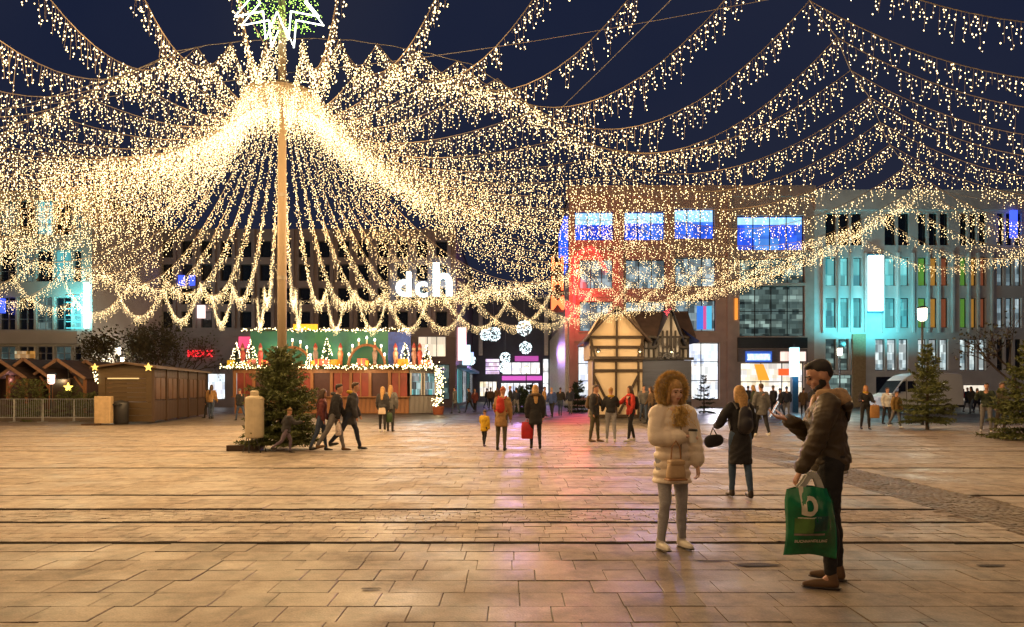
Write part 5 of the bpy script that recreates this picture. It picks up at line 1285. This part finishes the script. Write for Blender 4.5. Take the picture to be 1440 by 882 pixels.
def carrier(info, s, name, m, label, w=.3, h=.36, d=.12, drop=.14, rz=0., group=None):
    """a shopping bag hanging from a hand"""
    c = world(info, info['arms'][s][2]); f_ = Vector((0, 0, -1)); o = empty(name, (c.x, c.y, max(0.02, c.z - .07 - drop - h)), info['root'].rotation_euler.z + rz, label, 'bag', group)
    mb = MB(); n = 12; H_ = []
    for zz, sx_, sy_ in ((0, .92, .9), (.03, 1., 1.), (h * .5, 1.04, 1.1), (h * .85, .96, .8), (h, .9, .45)):
        for k in range(n):
            t = 2 * math.pi * k / n; ca, sa = math.cos(t), math.sin(t); mb.v.append((w / 2 * sx_ * math.copysign(abs(ca) ** .45, ca), d / 2 * sy_ * math.copysign(abs(sa) ** .6, sa), zz))
    for j in range(4):
        for k in range(n): l = (k + 1) % n; mb.f.append((j * n + k, j * n + l, j * n + n + l, j * n + n + k))
    mb.f.append(tuple(reversed(range(n)))); mb.build('body', m, o, smooth=True)
    hd = MB()
    for s2 in (-1, 1): hd.tube([(-w * .22, s2 * .02, h - .01), (-w * .10, s2 * .012, h + drop * .6), (0, 0, h + drop), (w * .10, s2 * .012, h + drop * .6), (w * .22, s2 * .02, h - .01)], .008, 5)
    hd.build('handle', m, o); return o
# ---- man in the leather hooded jacket, looking at his phone
def man_after(I):
    H, T, Hd, rt = I['H'], I['T'], I['Hd'], I['root']
    q_ = MB()
    for a in range(11): t_ = math.pi * (a - 1.2) / 8.; q_.ball(tuple(T @ Vector((.058 * H * math.cos(t_), .006 * H + .056 * H * math.sin(t_), .308 * H))), (.028 * H, .03 * H, .028 * H), 10, 8)
    q_.caps(T @ Vector((-.045 * H, .062 * H, .288 * H)), T @ Vector((.045 * H, .062 * H, .288 * H)), .034 * H, .034 * H, 12); q_.caps(T @ Vector((0, .066 * H, .28 * H)), T @ Vector((0, .078 * H, .235 * H)), .05 * H, .03 * H, 12, .6, side=(1, 0, 0))
    hd_ = blob('hood', q_, fab('tan_jersey', (.34, .22, .12)), rt, .012, 3, wr=.01)
    q_ = MB(); q_.caps(T @ Vector((-.055 * H, .076 * H, .262 * H)), T @ Vector((.055 * H, .076 * H, .262 * H)), .028 * H, .028 * H, 12); q_.caps(T @ Vector((0, .084 * H, .26 * H)), T @ Vector((0, .084 * H, .21 * H)), .048 * H, .024 * H, 12, .5, side=(1, 0, 0)); blob('hood_lining', q_, LEATH, hd_, .012, 3)
    q_ = MB(); rings(q_, [((0, 0, -.022 * H), .085 * H, .077 * H, T), ((0, 0, .0), .09 * H, .082 * H, T), ((0, 0, .02 * H), .09 * H, .08 * H, T), ((0, 0, .035 * H), .08 * H, .07 * H, T)]); blob('waistband', q_, fab('rib_brown', (.06, .045, .028)), rt, .012, 1)
    q_ = MB(); rings(q_, [((0, 0, -.034 * H), .080 * H, .073 * H, T), ((0, 0, -.0 * H), .082 * H, .075 * H, T)]); q_.build('shirt_hem', WHITEF, rt, smooth=True)
    q_ = MB()
    for s in (1, -1): q_.caps(T @ Vector((s * .03 * H, -.042 * H, .30 * H)), T @ Vector((s * .022 * H, -.068 * H, .22 * H)), .018 * H, .014 * H, 10, .8); q_.caps(T @ Vector((s * .022 * H, -.068 * H, .22 * H)), T @ Vector((s * .018 * H, -.072 * H, .04 * H)), .014 * H, .012 * H, 10, .8)
    blob('front_lining', q_, MATS['tan_jersey'], rt, .012, 2)
    # beard, brow, eyes, short sides
    bd = MB()
    def add_(c, r_):
        i = len(bd.v); bd.ball((0, 0, 0), tuple(k_ * H for k_ in r_), 12, 8)
        for k_ in range(i, len(bd.v)): bd.v[k_] = tuple(Hd @ (Vector(bd.v[k_]) + Vector(c) * H))
    add_((0, -.033, -.050), (.021, .018, .016)); add_((.020, -.020, -.044), (.016, .024, .016)); add_((-.020, -.020, -.044), (.016, .024, .016)); add_((.031, -.006, -.030), (.009, .016, .022)); add_((-.031, -.006, -.030), (.009, .016, .022)); add_((0, -.050, -.0245), (.014, .005, .004))
    blob('beard', bd, HAIRB, rt, .007, 2)
    for s in (1, -1):
        e_ = MB(); e_.ball(tuple(Hd @ (Vector((s * .0175, -.0445, .003)) * H)), .0052 * H, 8, 6); e_.build('eye', mat('eye_dark', (.03, .02, .015), .15), rt, smooth=True)
        e_ = MB(); e_.caps(Hd @ (Vector((s * .009, -.0515, .0165)) * H), Hd @ (Vector((s * .029, -.044, .0165)) * H), .0035 * H, .0025 * H, 6); e_.build('eyebrow', HAIRB, rt, smooth=True)
    # jacket zip, wrist watch
    W__ = I['arms'][1][2]; E_ = I['arms'][1][1]; d = (W__ - E_).normalized()
    MB().tube([W__ - d * .012, W__ + d * .008], .0185 * H, 12).build('watch', SHOEB, rt)
    for s in (1, -1):
        E_, W__ = I['arms'][s][1], I['arms'][s][2]; d = (W__ - E_).normalized(); MB().tube([E_.lerp(W__, .84), E_.lerp(W__, .88), E_.lerp(W__, .95)], [.031 * H, .030 * H, .026 * H], 14).build('cuff', fab('rib_brown', (.06, .045, .028)), rt, smooth=True)
mx_, my_ = 2.52, 5.42
LJ = mat('brown_leather_jacket', (.06, .042, .022), .52, var=.35, scale=7, bump=.6, bscale=9)
man, MI = person(0, my_, 1.80, 'bearded man in brown hooded jacket holding phone and green bag', -108, dict(lean=3, legL=(2, 3, 2), legR=(-4, 2, 3), armL=(15, 6, 10), armR=dict(wrist=(-.02, -.165, .725), pole=(-.7, .35, -.9)), head=(8, 24), handR=dict(palm=(.1, .55, .8), curl=22, fwd=(.1, -1, .25)), handL=dict(palm=(-.3, .9, 0), curl=52)), LJ, fab('black_jeans', (.012, .012, .014)), SHOET, HAIRB, SKIN, x=mx_, hem=.0, bulk=.012, vox=.02, fine=True, cuff=True, extra=dict(after=man_after))
ph_c = world(MI, MI['arms'][-1][2]) ; phm = man.matrix_basis.to_3x3()
ph = empty('smartphone', tuple(ph_c + phm @ Vector((.01, -.115, .085))), R(-108), 'white backed phone held up in the hand of bearded man', 'phone'); ph.rotation_euler = (R(-28), 0, R(-108))
MB().box((0, 0, 0), (.074, .008, .152)).build('case', mat('pale_case', (.6, .66, .7), .3), ph, bevel=.006); MB().box((0, .0045, 0), (.066, .002, .14)).build('screen', glow('phone_screen', (.75, .9, 1.), 1.6), ph); MB().box((-.018, -.005, .052), (.022, .003, .03)).build('camera_bump', SHOEB, ph)
# green carrier bag
bw = world(MI, MI['arms'][1][2]); 
gbag = empty('carrier_bag', (bw.x + .035, bw.y - .07, bw.z - .10), R(6), 'glossy green plastic carrier bag with pale initial letter, held by bearded man', 'bag')
GP = mat('green_plastic', (.008, .16, .055), .22, var=.45, scale=5, bump=.5, bscale=7, spec=.6)
mb = MB(); nx_, nz_ = 22, 24; WB, HB = .42, .52; qn = Vector((3.1, 1.7, 0))
for side_ in (-1, 1):
    for j in range(nz_ + 1):
        v_ = j / nz_
        for i in range(nx_ + 1):
            u_ = i / nx_ * 2 - 1; prof_ = (1 - abs(u_) ** 3) * (.075 * math.sin(math.pi * min(1, .12 + (1 - v_) * .95)) + .008); nzv = noise.noise(Vector((u_ * 2.2 + side_ * 5, v_ * 3.1, 1.3))) * .022 * (1 - abs(u_) ** 4) + noise.noise(Vector((u_ * 6 + side_, v_ * 7, 4.3))) * .008 * (1 - abs(u_) ** 4)
            wd = WB / 2 * (.90 + .12 * (1 - v_)) * (1 - .22 * max(0, v_ - .82) / .18 * (1 if u_ > 0 else .3))
            mb.v.append((u_ * wd + .012 * math.sin(v_ * 5), side_ * (prof_ + nzv * 1.0), -HB * (1 - v_) - .03 + .012 * math.cos(u_ * 2.5) - .02 * u_ * (1 - v_)))
o_ = (nx_ + 1) * (nz_ + 1)
for s in (0, 1):
    for j in range(nz_):
        for i in range(nx_):
            a = s * o_ + j * (nx_ + 1) + i; f_ = (a, a + 1, a + nx_ + 2, a + nx_ + 1); mb.f.append(f_ if s == 0 else f_[::-1])
for j in range(nz_):
    for i in (0, nx_): a = j * (nx_ + 1) + i; mb.f.append((a, a + nx_ + 1, a + nx_ + 1 + o_, a + o_))
for i in range(nx_): mb.f.append((i, i + o_, i + 1 + o_, i + 1))
bgm = mb.build('body', GP, gbag, smooth=True)
PLW = mat('pale_print', (.62, .58, .45), .4, var=.15, scale=14)
def front_y(u_, v_):
    prof_ = (1 - abs(u_) ** 3) * (.075 * math.sin(math.pi * min(1, .12 + (1 - v_) * .95)) + .008); nzv = noise.noise(Vector((u_ * 2.2 - 5, v_ * 3.1, 1.3))) * .022 * (1 - abs(u_) ** 4) + noise.noise(Vector((u_ * 6 - 1, v_ * 7, 4.3))) * .008 * (1 - abs(u_) ** 4)
    return -(prof_ + nzv)
def drape(o, off=.004):
    """lay flat lettering onto the bag's front"""
    for v in o.data.vertices:
        w_ = o.matrix_basis @ v.co; vv = 1 + (w_.z + .03) / HB; uu = w_.x / (WB / 2); w_.y = front_y(max(-.98, min(.98, uu)), max(0, min(1, vv))) - off; v.co = w_
    o.matrix_basis = Matrix.Identity(4)
t1 = text_mesh('initial', 'b', .30, (-.045, -.1, -.135), (R(90), 0, 0), PLW, bgm, 0, bold=.004); t1.parent = bgm
bmt = bmesh.new(); bmt.from_mesh(t1.data); bmesh.ops.subdivide_edges(bmt, edges=bmt.edges[:], cuts=3); bmesh.ops.triangulate(bmt, faces=bmt.faces[:]); bmt.to_mesh(t1.data); bmt.free(); drape(t1)
t2 = text_mesh('lettering', 'BUCHHANDLUNG', .031, (-.015, -.1, -.43), (R(90), 0, 0), PLW, bgm, 0, bold=.001); drape(t2)
for nm, x0_, x1_, z0_, z1_, m_ in (('light_print', -.15, -.012, -.365, -.25, mat('light_green_print', (.10, .22, .05), .35, var=.3, scale=9)), ('teal_print', -.008, .10, -.35, -.235, mat('teal_print', (.01, .06, .05), .35, var=.3, scale=9)), ('pale_line', -.13, .06, -.252, -.243, PLW), ('pale_edge', -.15, .13, -.383, -.368, mat('pink_grey_print', (.25, .2, .17), .4, var=.3, scale=20))):
    g_ = MB(); nn = 14
    for i in range(nn + 1):
        for j in range(5): g_.v.append((x0_ + (x1_ - x0_) * i / nn, 0, z0_ + (z1_ - z0_) * j / 4))
    for i in range(nn):
        for j in range(4): a = i * 5 + j; g_.f.append((a, a + 5, a + 6, a + 1))
    drape(g_.build(nm, m_, bgm), .0025)
hd = MB()
for s in (-1, 1):
    pts_ = [(-.09, s * .02, -.04), (-.055, s * .018, .0), (-.015, s * .015, .055), (.03, s * .012, .07), (.055, s * .015, .03), (.08, s * .02, -.04)]
    for a, b in zip(pts_, pts_[1:]): hd.beam(a, b, .006, .045)
hd.build('handle', mat('clear_plastic', (.45, .46, .42), .25, var=.2), gbag)
# ---- woman in the cream quilted coat with fur hood
def quilt(k, I):
    H, T, B = I['H'], I['T'], .018 * I['H']
    for s in (1, -1):
        S_, E_, W__ = I['arms'][s]
        for a, b in ((S_, E_), (E_, W__)):
            for j in range(3): p = a.lerp(b, .16 + .3 * j); d = (b - a).normalized() * .008 * H; k.caps(p - d, p + d, .048 * H, .047 * H, 12)
def woman_after(I):
    H, T, Hd, rt = I['H'], I['T'], I['Hd'], I['root']; q = random.Random(4)
    q_ = MB(); 
    for a in range(20): t_ = 2 * math.pi * a / 20; q_.ball(tuple(Hd @ (Vector((0.076 * math.cos(t_), .004 + .028 * abs(math.sin(t_ / 2 + .785)), .0 + .080 * math.sin(t_))) * H)), (.027 * H,) * 3, 10, 8)
    i = len(q_.v); q_.ball((0, 0, 0), (.074 * H, .062 * H, .086 * H), 14, 10)
    for k_ in range(i, len(q_.v)): q_.v[k_] = tuple(Hd @ (Vector(q_.v[k_]) + Vector((0, .055, .012)) * H))
    hd_ = blob('hood', q_, CREAMF, rt, .014, 2)
    fur = MB()
    for k_ in range(13000):
        t_ = q.uniform(0, 6.2832); ph_ = q.uniform(0, 6.2832); rr_ = .028
        c = Vector((0.076 * math.cos(t_), .004 + .028 * abs(math.sin(t_ / 2 + .785)), .0 + .080 * math.sin(t_))); n_ = Vector((math.cos(t_) * math.cos(ph_), math.sin(ph_), math.sin(t_) * math.cos(ph_)))
        p = (c + n_ * rr_ * .8) * H; l = q.uniform(.014, .028) * H; d = (n_ + Vector((q.gauss(0, .35), q.gauss(0, .35) - .25, q.gauss(0, .35) - .25))).normalized() * l; w_ = d.cross(Vector((q.gauss(0, 1), q.gauss(0, 1), q.gauss(0, 1)))).normalized() * .0022
        fur.face([Hd @ (p - w_), Hd @ (p + w_), Hd @ (p + d)])
    fur.build('fur_trim', mat('golden_fur', (.60, .37, .09), .7, var=.4, scale=30, col2=(.85, .62, .26)), hd_)
    hr = MB(); i = 0; hr.ball((0, 0, 0), (.0455 * H, .053 * H, .047 * H), 14, 10)
    for k_ in range(len(hr.v)): hr.v[k_] = tuple(Hd @ (Vector(hr.v[k_]) + Vector((0, .006, .027)) * H))
    for s in (1, -1): hr.caps(Hd @ (Vector((s * .036, -.012, .030)) * H), Hd @ (Vector((s * .047, -.022, -.06)) * H), .012 * H, .013 * H, 8)
    blob('hair', hr, HAIRL, rt, .009, 2)
    for s in (1, -1):
        MB().ball(tuple(Hd @ (Vector((s * .0175, -.0448, .003)) * H)), (.0066 * H, .004 * H, .0036 * H), 8, 6).build('eye', mat('eye_dark', (.03, .02, .015), .15), rt, smooth=True)
        MB().caps(Hd @ (Vector((s * .008, -.0515, .0165)) * H), Hd @ (Vector((s * .028, -.045, .0165)) * H), .0022 * H, .0018 * H, 6).build('eyebrow', HAIRD, rt, smooth=True)
    MB().caps(Hd @ (Vector((-.009, -.0515, -.0335)) * H), Hd @ (Vector((.009, -.0515, -.0335)) * H), .0036 * H, .0036 * H, 8, .9).build('lips', mat('lips', (.38, .08, .07), .4), rt, smooth=True)
    sc = MB(); q2 = random.Random(9)
    for k_ in range(900):
        p = T @ Vector((q2.gauss(.006, .024) * H, (-.088 + q2.gauss(0, .01)) * H, q2.uniform(.21, .318) * H)); d = Vector((q2.gauss(0, .4), q2.gauss(-.5, .4), q2.gauss(-.7, .4))).normalized() * .05; w_ = d.cross(Vector((q2.gauss(0, 1), q2.gauss(0, 1), q2.gauss(0, 1)))).normalized() * .004; sc.face([p - w_, p + w_, p + d])
    sc.build('fur_collar', MATS['golden_fur'], hd_)
    MB().beam(T @ Vector((.005 * H, -.103 * H, -.10 * H)), T @ Vector((.005 * H, -.098 * H, .22 * H)), .012, .008).build('zip', mat('zip', (.3, .22, .15), .4, .4), I['jacket'])
woman, WI = person(0, 6.62, 1.66, 'woman in cream quilted coat with golden fur hood holding a cup', 14, dict(lean=1, legL=(-3, 3, 4), legR=(9, 18, 2), armR=dict(wrist=(.004, -.125, .665), pole=(-.9, .25, -.7)), armL=dict(wrist=(.125, -.07, .50), pole=(.8, .5, -.5)), head=(8, 12), handR=dict(fwd=(.75, -.5, .25), palm=(.35, -.2, .0), curl=45, flip=1), handL=dict(palm=(-1, 0, 0), curl=30)), fab('cream_nylon', (.80, .69, .56), .45, .06, 10, .25, 30), fab('grey_leggings', (.38, .375, .39), .8), mat('pale_sneaker', (.62, .58, .5), .45, 0.), HAIRL, SKIN2, x=1.55, hem=.13, bulk=.018, vox=.022, fem=True, fine=True, hairstyle='none', quilted=True, extra=dict(top=quilt, after=woman_after))
cw = world(WI, WI['arms'][-1][2]); wm = woman.matrix_basis.to_3x3(); cc = cw + wm @ Vector((.075, -.055, .0))
cup = MB().lathe([(.030, -.05), (.040, .055), (.041, .06), (.038, .06)], (0, 0, 0), 20).build('paper_cup', mat('white_paper', (.7, .68, .62), .6), smooth=False, label='white paper cup with dark lid in the hand of woman in cream coat', cat='cup'); cup.location = cc
MB().lathe([(.043, .058), (.043, .066), (.038, .078), (.01, .079)], (0, 0, 0), 20).build('lid', SHOEB, cup)
hb2 = empty('handbag', tuple(cw + wm @ Vector((-.10, -.055, -.33))), woman.rotation_euler.z, 'small cream handbag hanging from the forearm of woman in cream coat', 'bag')
MB().box((0, 0, .03), (.19, .10, .17), taper=.78).build('body', mat('cream_leather', (.55, .38, .22), .45, var=.1, bump=.2), hb2, bevel=.03, smooth=True)
MB().box((0, -.004, .10), (.15, .096, .05)).build('flap', mat('cream_leather', (.55, .38, .22), .45), hb2, bevel=.015)
MB().tube([(-.05, 0, .13), (-.04, 0, .24), (0, 0, .30), (.04, 0, .24), (.05, 0, .13)], .007, 6).build('strap', mat('tan_leather', (.35, .17, .07), .5), hb2)
MB().box((0, 0, -.058), (.196, .104, .02)).build('base', mat('tan_leather', (.35, .17, .07), .5), hb2, bevel=.008)
# ---- woman in the black coat, seen from behind
_, I3 = person(1041, 9.8, 1.62, 'woman in long black coat with black backpack, seen from behind with raised arm', 186, dict(lean=3, legL=(12, 10, 0), legR=(-8, 6, 0), armL=(5, 26, 70, 10), armR=(0, 8, 30), head=(25, 5)), BLACKF, fab('blue_jeans', (.045, .085, .15)), LEATH, HAIRL, SKIN2, hem=.22, bulk=.008, hairstyle='long', backpack=mat('black_nylon', (.02, .018, .024), .4), fem=True, vox=.017)
hbk = world(I3, I3['arms'][1][2]); o = empty('handbag', (hbk.x - .05, hbk.y - .05, hbk.z - .22), .3, 'soft black handbag lifted by woman in long black coat', 'bag'); q_ = MB(); q_.caps((-.07, 0, 0), (.07, 0, .02), .10, .09, 12, .6, side=(0, 0, 1)); blob('body', q_, BLACKF, o, .018, 3); MB().tube([(-.08, 0, .06), (-.02, 0, .2), (.06, 0, .07)], .01, 6).build('strap', LEATH, o)
# ---- others on the square: px, distance, height, turn, outfit
person(1071, 22.5, 1.78, 'man in grey parka walking away behind woman in black coat', 190, dict(legL=(16, 8, 1), legR=(-14, 10, 1)), GREYF, BLACKF, SHOEW, HAIRD, hem=.12, bulk=.008)
person(681, 18.6, 1.0, 'small child in bright yellow jacket', 150, dict(legL=(14, 8, 2), legR=(-10, 8, 2), armL=(20, 12, 30)), YELF, BLACKF, SHOET, HAIRD, hem=.1, bulk=.02, hairstyle='hat')
person(705, 17.3, 1.64, 'adult in tan coat with big red backpack, bending towards the small child', 168, dict(lean=14, legL=(10, 12, 2), legR=(-6, 6, 2), armL=(20, 10, 25), head=(20, 10)), TAN, OLIVF, SHOEB, mat('rust_hat', (.35, .08, .03), .7), hem=.15, bulk=.01, backpack=REDF, hairstyle='hat', fem=True)
_, I7 = person(753, 17.8, 1.68, 'woman in black winter coat walking with a red shopping bag', 184, dict(legL=(8, 6, 1), legR=(-6, 8, 1), armL=(-2, 10, 8)), BLACKF, BLACKF, LEATH, HAIRL, hem=.14, bulk=.016, hairstyle='long', hood=BROWNF, fem=True)
carrier(I7, 1, 'shopping_bag', mat('red_plastic', (.55, .02, .025), .35, var=.2), 'red shopping bag carried by woman in black winter coat', .3, .44, .12, .06)
person(836, 20.2, 1.70, 'man in dark coat and olive trousers facing two companions', 60, dict(armL=(20, 10, 60), legR=(-4, 4, 2)), CHARC, OLIVF, SHOET, HAIRD, hem=.06, bulk=.01, group=None, backpack=BROWNF)
person(859, 20.0, 1.62, 'woman in black jacket, yellow scarf and pale jeans among three friends', 175, dict(armL=(10, 14, 50), armR=(30, 10, 80)), BLACKF, PALEJ, SHOEW, HAIRL, hem=.0, bulk=.01, scarf=fab('mustard_scarf', (.45, .27, .03)), hairstyle='bun', fem=True)
person(887, 20.3, 1.68, 'woman in black jacket over red top, leaning on one leg', -70, dict(legL=(14, 8, 2), legR=(-10, 6, 2), armR=(45, 10, 40)), REDF, BLACKF, SHOEW, HAIRD, hem=.04, sleeves=BLACKF, bulk=.006, hairstyle='long', fem=True, scarf=REDF, backpack=BLACKF)
person(402, 16.5, 1.14, 'child in dark jacket and woollen hat running past the bushy fir', 120, dict(lean=10, legL=(28, 30, 2), legR=(-24, 30, 2), armL=(-30, 15, 60), armR=(35, 15, 60)), CHARC, fab('mauve_trousers', (.14, .11, .15)), SHOEB, fab('ochre_hat', (.22, .14, .05)), hem=.05, bulk=.02, hairstyle='hat')
person(451, 17.2, 1.58, 'girl in maroon jacket and blue jeans walking behind two men', 100, dict(legL=(14, 10, 1), legR=(-14, 8, 1), lean=5), MARO, DENIM, SHOEB, HAIRD, hem=.02, bulk=.008, hairstyle='long', fem=True)
_, I9 = person(470, 17.2, 1.74, 'person in black jacket and grey trousers carrying a patterned bag', 96, dict(legL=(20, 10, 1), legR=(-24, 8, 1), lean=9), BLACKF, GREYJ, SHOET, HAIRB, hem=.03, bulk=.014, hood=CHARC)
carrier(I9, -1, 'patterned_bag', mat('patterned_paper', (.5, .42, .38), .6, var=.6, scale=14), 'pale patterned bag carried between two walking men', .3, .3, .12, .06)
person(492, 17.5, 1.80, 'tall man in long dark coat with yellow hood striding from the fir', 104, dict(legL=(22, 10, 1), legR=(-28, 12, 1), lean=10), CHARC, NAVYF, SHOEB, HAIRD, hem=.14, bulk=.014, hood=fab('yellow_hood', (.45, .28, .02)))
_, I10 = person(538, 24.6, 1.66, 'woman in pale skirt before the red stall, holding a green bag', 178, dict(legL=(6, 4, 1), legR=(-5, 4, 1)), CHARC, BLACKF, SHOEW, HAIRL, hem=.0, bulk=.008, skirt=CREAMF, hairstyle='long', fem=True)
carrier(I10, -1, 'shopping_bag', mat('dark_green_plastic', (.03, .07, .02), .4), 'dark green bag carried by woman in pale skirt', .28, .34, .12, .05)
person(549, 25.2, 1.72, 'person in dark jacket close beside woman in pale skirt', 172, {}, GREYF, CHARC, SHOEB, HAIRL, hem=.05, bulk=.01, hairstyle='long')
_, I11 = person(1217, 26.5, 1.72, 'blond woman in black jacket with tan shoulder bag', -10, dict(armL=(10, 12, 70), armR=(14, 10, 75)), BLACKF, BLACKF, SHOEB, mat('ginger_hair', (.4, .2, .05), .6), hem=.0, bulk=.008, hairstyle='long', scarf=fab('mustard_scarf', (.45, .27, .03)), fem=True)
carrier(I11, 1, 'tan_bag', fab('tan_bag', (.35, .18, .06)), 'tan bag hanging beside blond woman in black jacket', .34, .5, .12, .05)
person(1260, 27.5, 1.5, 'boy in ochre hooded jacket stepping along near the slender fir', 20, dict(legL=(12, 6, 3), legR=(-16, 10, 3)), fab('ochre_jacket', (.28, .17, .05)), GREYJ, SHOEW, HAIRD, hem=.05, bulk=.014, hood=BROWNF)
person(1247, 30.5, 1.65, 'person in white jacket beside the cab of the van', 10, {}, WHITEF, BLACKF, SHOEB, HAIRD, hem=.05, bulk=.012)
person(1387, 24.5, 1.80, 'young man in dark green jacket with white shoes and raised arm', -30, dict(armR=(40, 20, 90), legL=(8, 4, 3), legR=(-10, 4, 3)), GREENF, GREYJ, SHOEW, HAIRB, hem=.02, bulk=.012)
person(1407, 24.9, 1.82, 'young man in olive jacket standing close to his friend', 30, dict(armR=(30, 10, 70)), OLIVF, fab('brown_trousers', (.09, .07, .05)), SHOET, HAIRD, hem=.02, bulk=.012)
# people farther off, before the shops and stalls
qq = random.Random(21); OUT = [(BLACKF, DENIM), (CHARC, BLACKF), (NAVYF, GREYJ), (BROWNF, BLACKF), (GREYF, DENIM), (MARO, BLACKF), (GREENF, CHARC), (TAN, DENIM), (BLUEF, BLACKF)]
ON = ['black jacket', 'charcoal coat', 'navy jacket', 'brown coat', 'grey jacket', 'maroon coat', 'dark green jacket', 'tan coat', 'blue jacket']
FAR = [(718, 41, 0, 'beside the dark firs in the mouth of the street'), (726, 44, 2, 'beside the dark firs in the mouth of the street'), (752, 40, 1, 'beneath the street lantern'), (765, 39, 7, 'near the street lantern'), (776, 38, 8, 'between the street lantern and brown store corner'), (788, 40, 0, 'by the brown store corner'), (802, 43, 2, 'by the brown store corner'), (660, 46, 1, 'before the glass fronted shop'), (668, 47, 5, 'before the glass fronted shop'), (690, 52, 3, 'in the middle of the street'), (684, 56, 0, 'in the middle of the street'), (699, 58, 7, 'near the violet shop front'), (297, 36, 7, 'at the end of the closed kiosk'), (292, 37, 1, 'at the end of the closed kiosk'), (338, 34, 0, 'between the closed kiosk and bushy fir'), (1052, 41, 0, 'before the bright shop with posters'), (1060, 34, 6, 'before the bright shop with posters'), (1088, 40, 1, 'before the bright shop with posters'), (1098, 38, 0, 'beside the glowing light column'), (1106, 39, 2, 'beside the glowing light column'), (1130, 40, 3, 'behind the glowing light column'), (930, 30, 0, 'at the booth counter'), (916, 31, 3, 'at the booth counter'), (905, 33, 4, 'at the booth counter'), (1366, 44, 0, 'before the warm lit arcade'), (1374, 45, 1, 'before the warm lit arcade'), (1360, 46, 2, 'before the warm lit arcade'), (1145, 36, 1, 'behind the bearded man'), (640, 44, 4, 'at the end of the long stall')]
for i, (px, D_, o_, place) in enumerate(FAR):
    a = qq.uniform(5, 22); rz = qq.choice((0, 180, 90, -90)) + qq.uniform(-30, 30); st_ = qq.choice(('short', 'long', 'hat', 'short'))
    lab = 'person in %s %s' % (ON[o_], place)
    person(px, D_, qq.uniform(1.6, 1.82), lab, rz, dict(legL=(a, 8, 1), legR=(-a, 8, 1), armL=(-a * .6, 8, 20), armR=(a * .6, 8, 20)), OUT[o_][0], OUT[o_][1], SHOEB, {'hat': qq.choice((MARO, GREYF, BLUEF))}.get(st_, qq.choice((HAIRD, HAIRB, HAIRL))), hem=qq.choice((.0, .05, .14)), bulk=.01, hairstyle=st_, vox=.032, group='passers-by farther across the square')

bpy.data.scenes.remove(TMP)
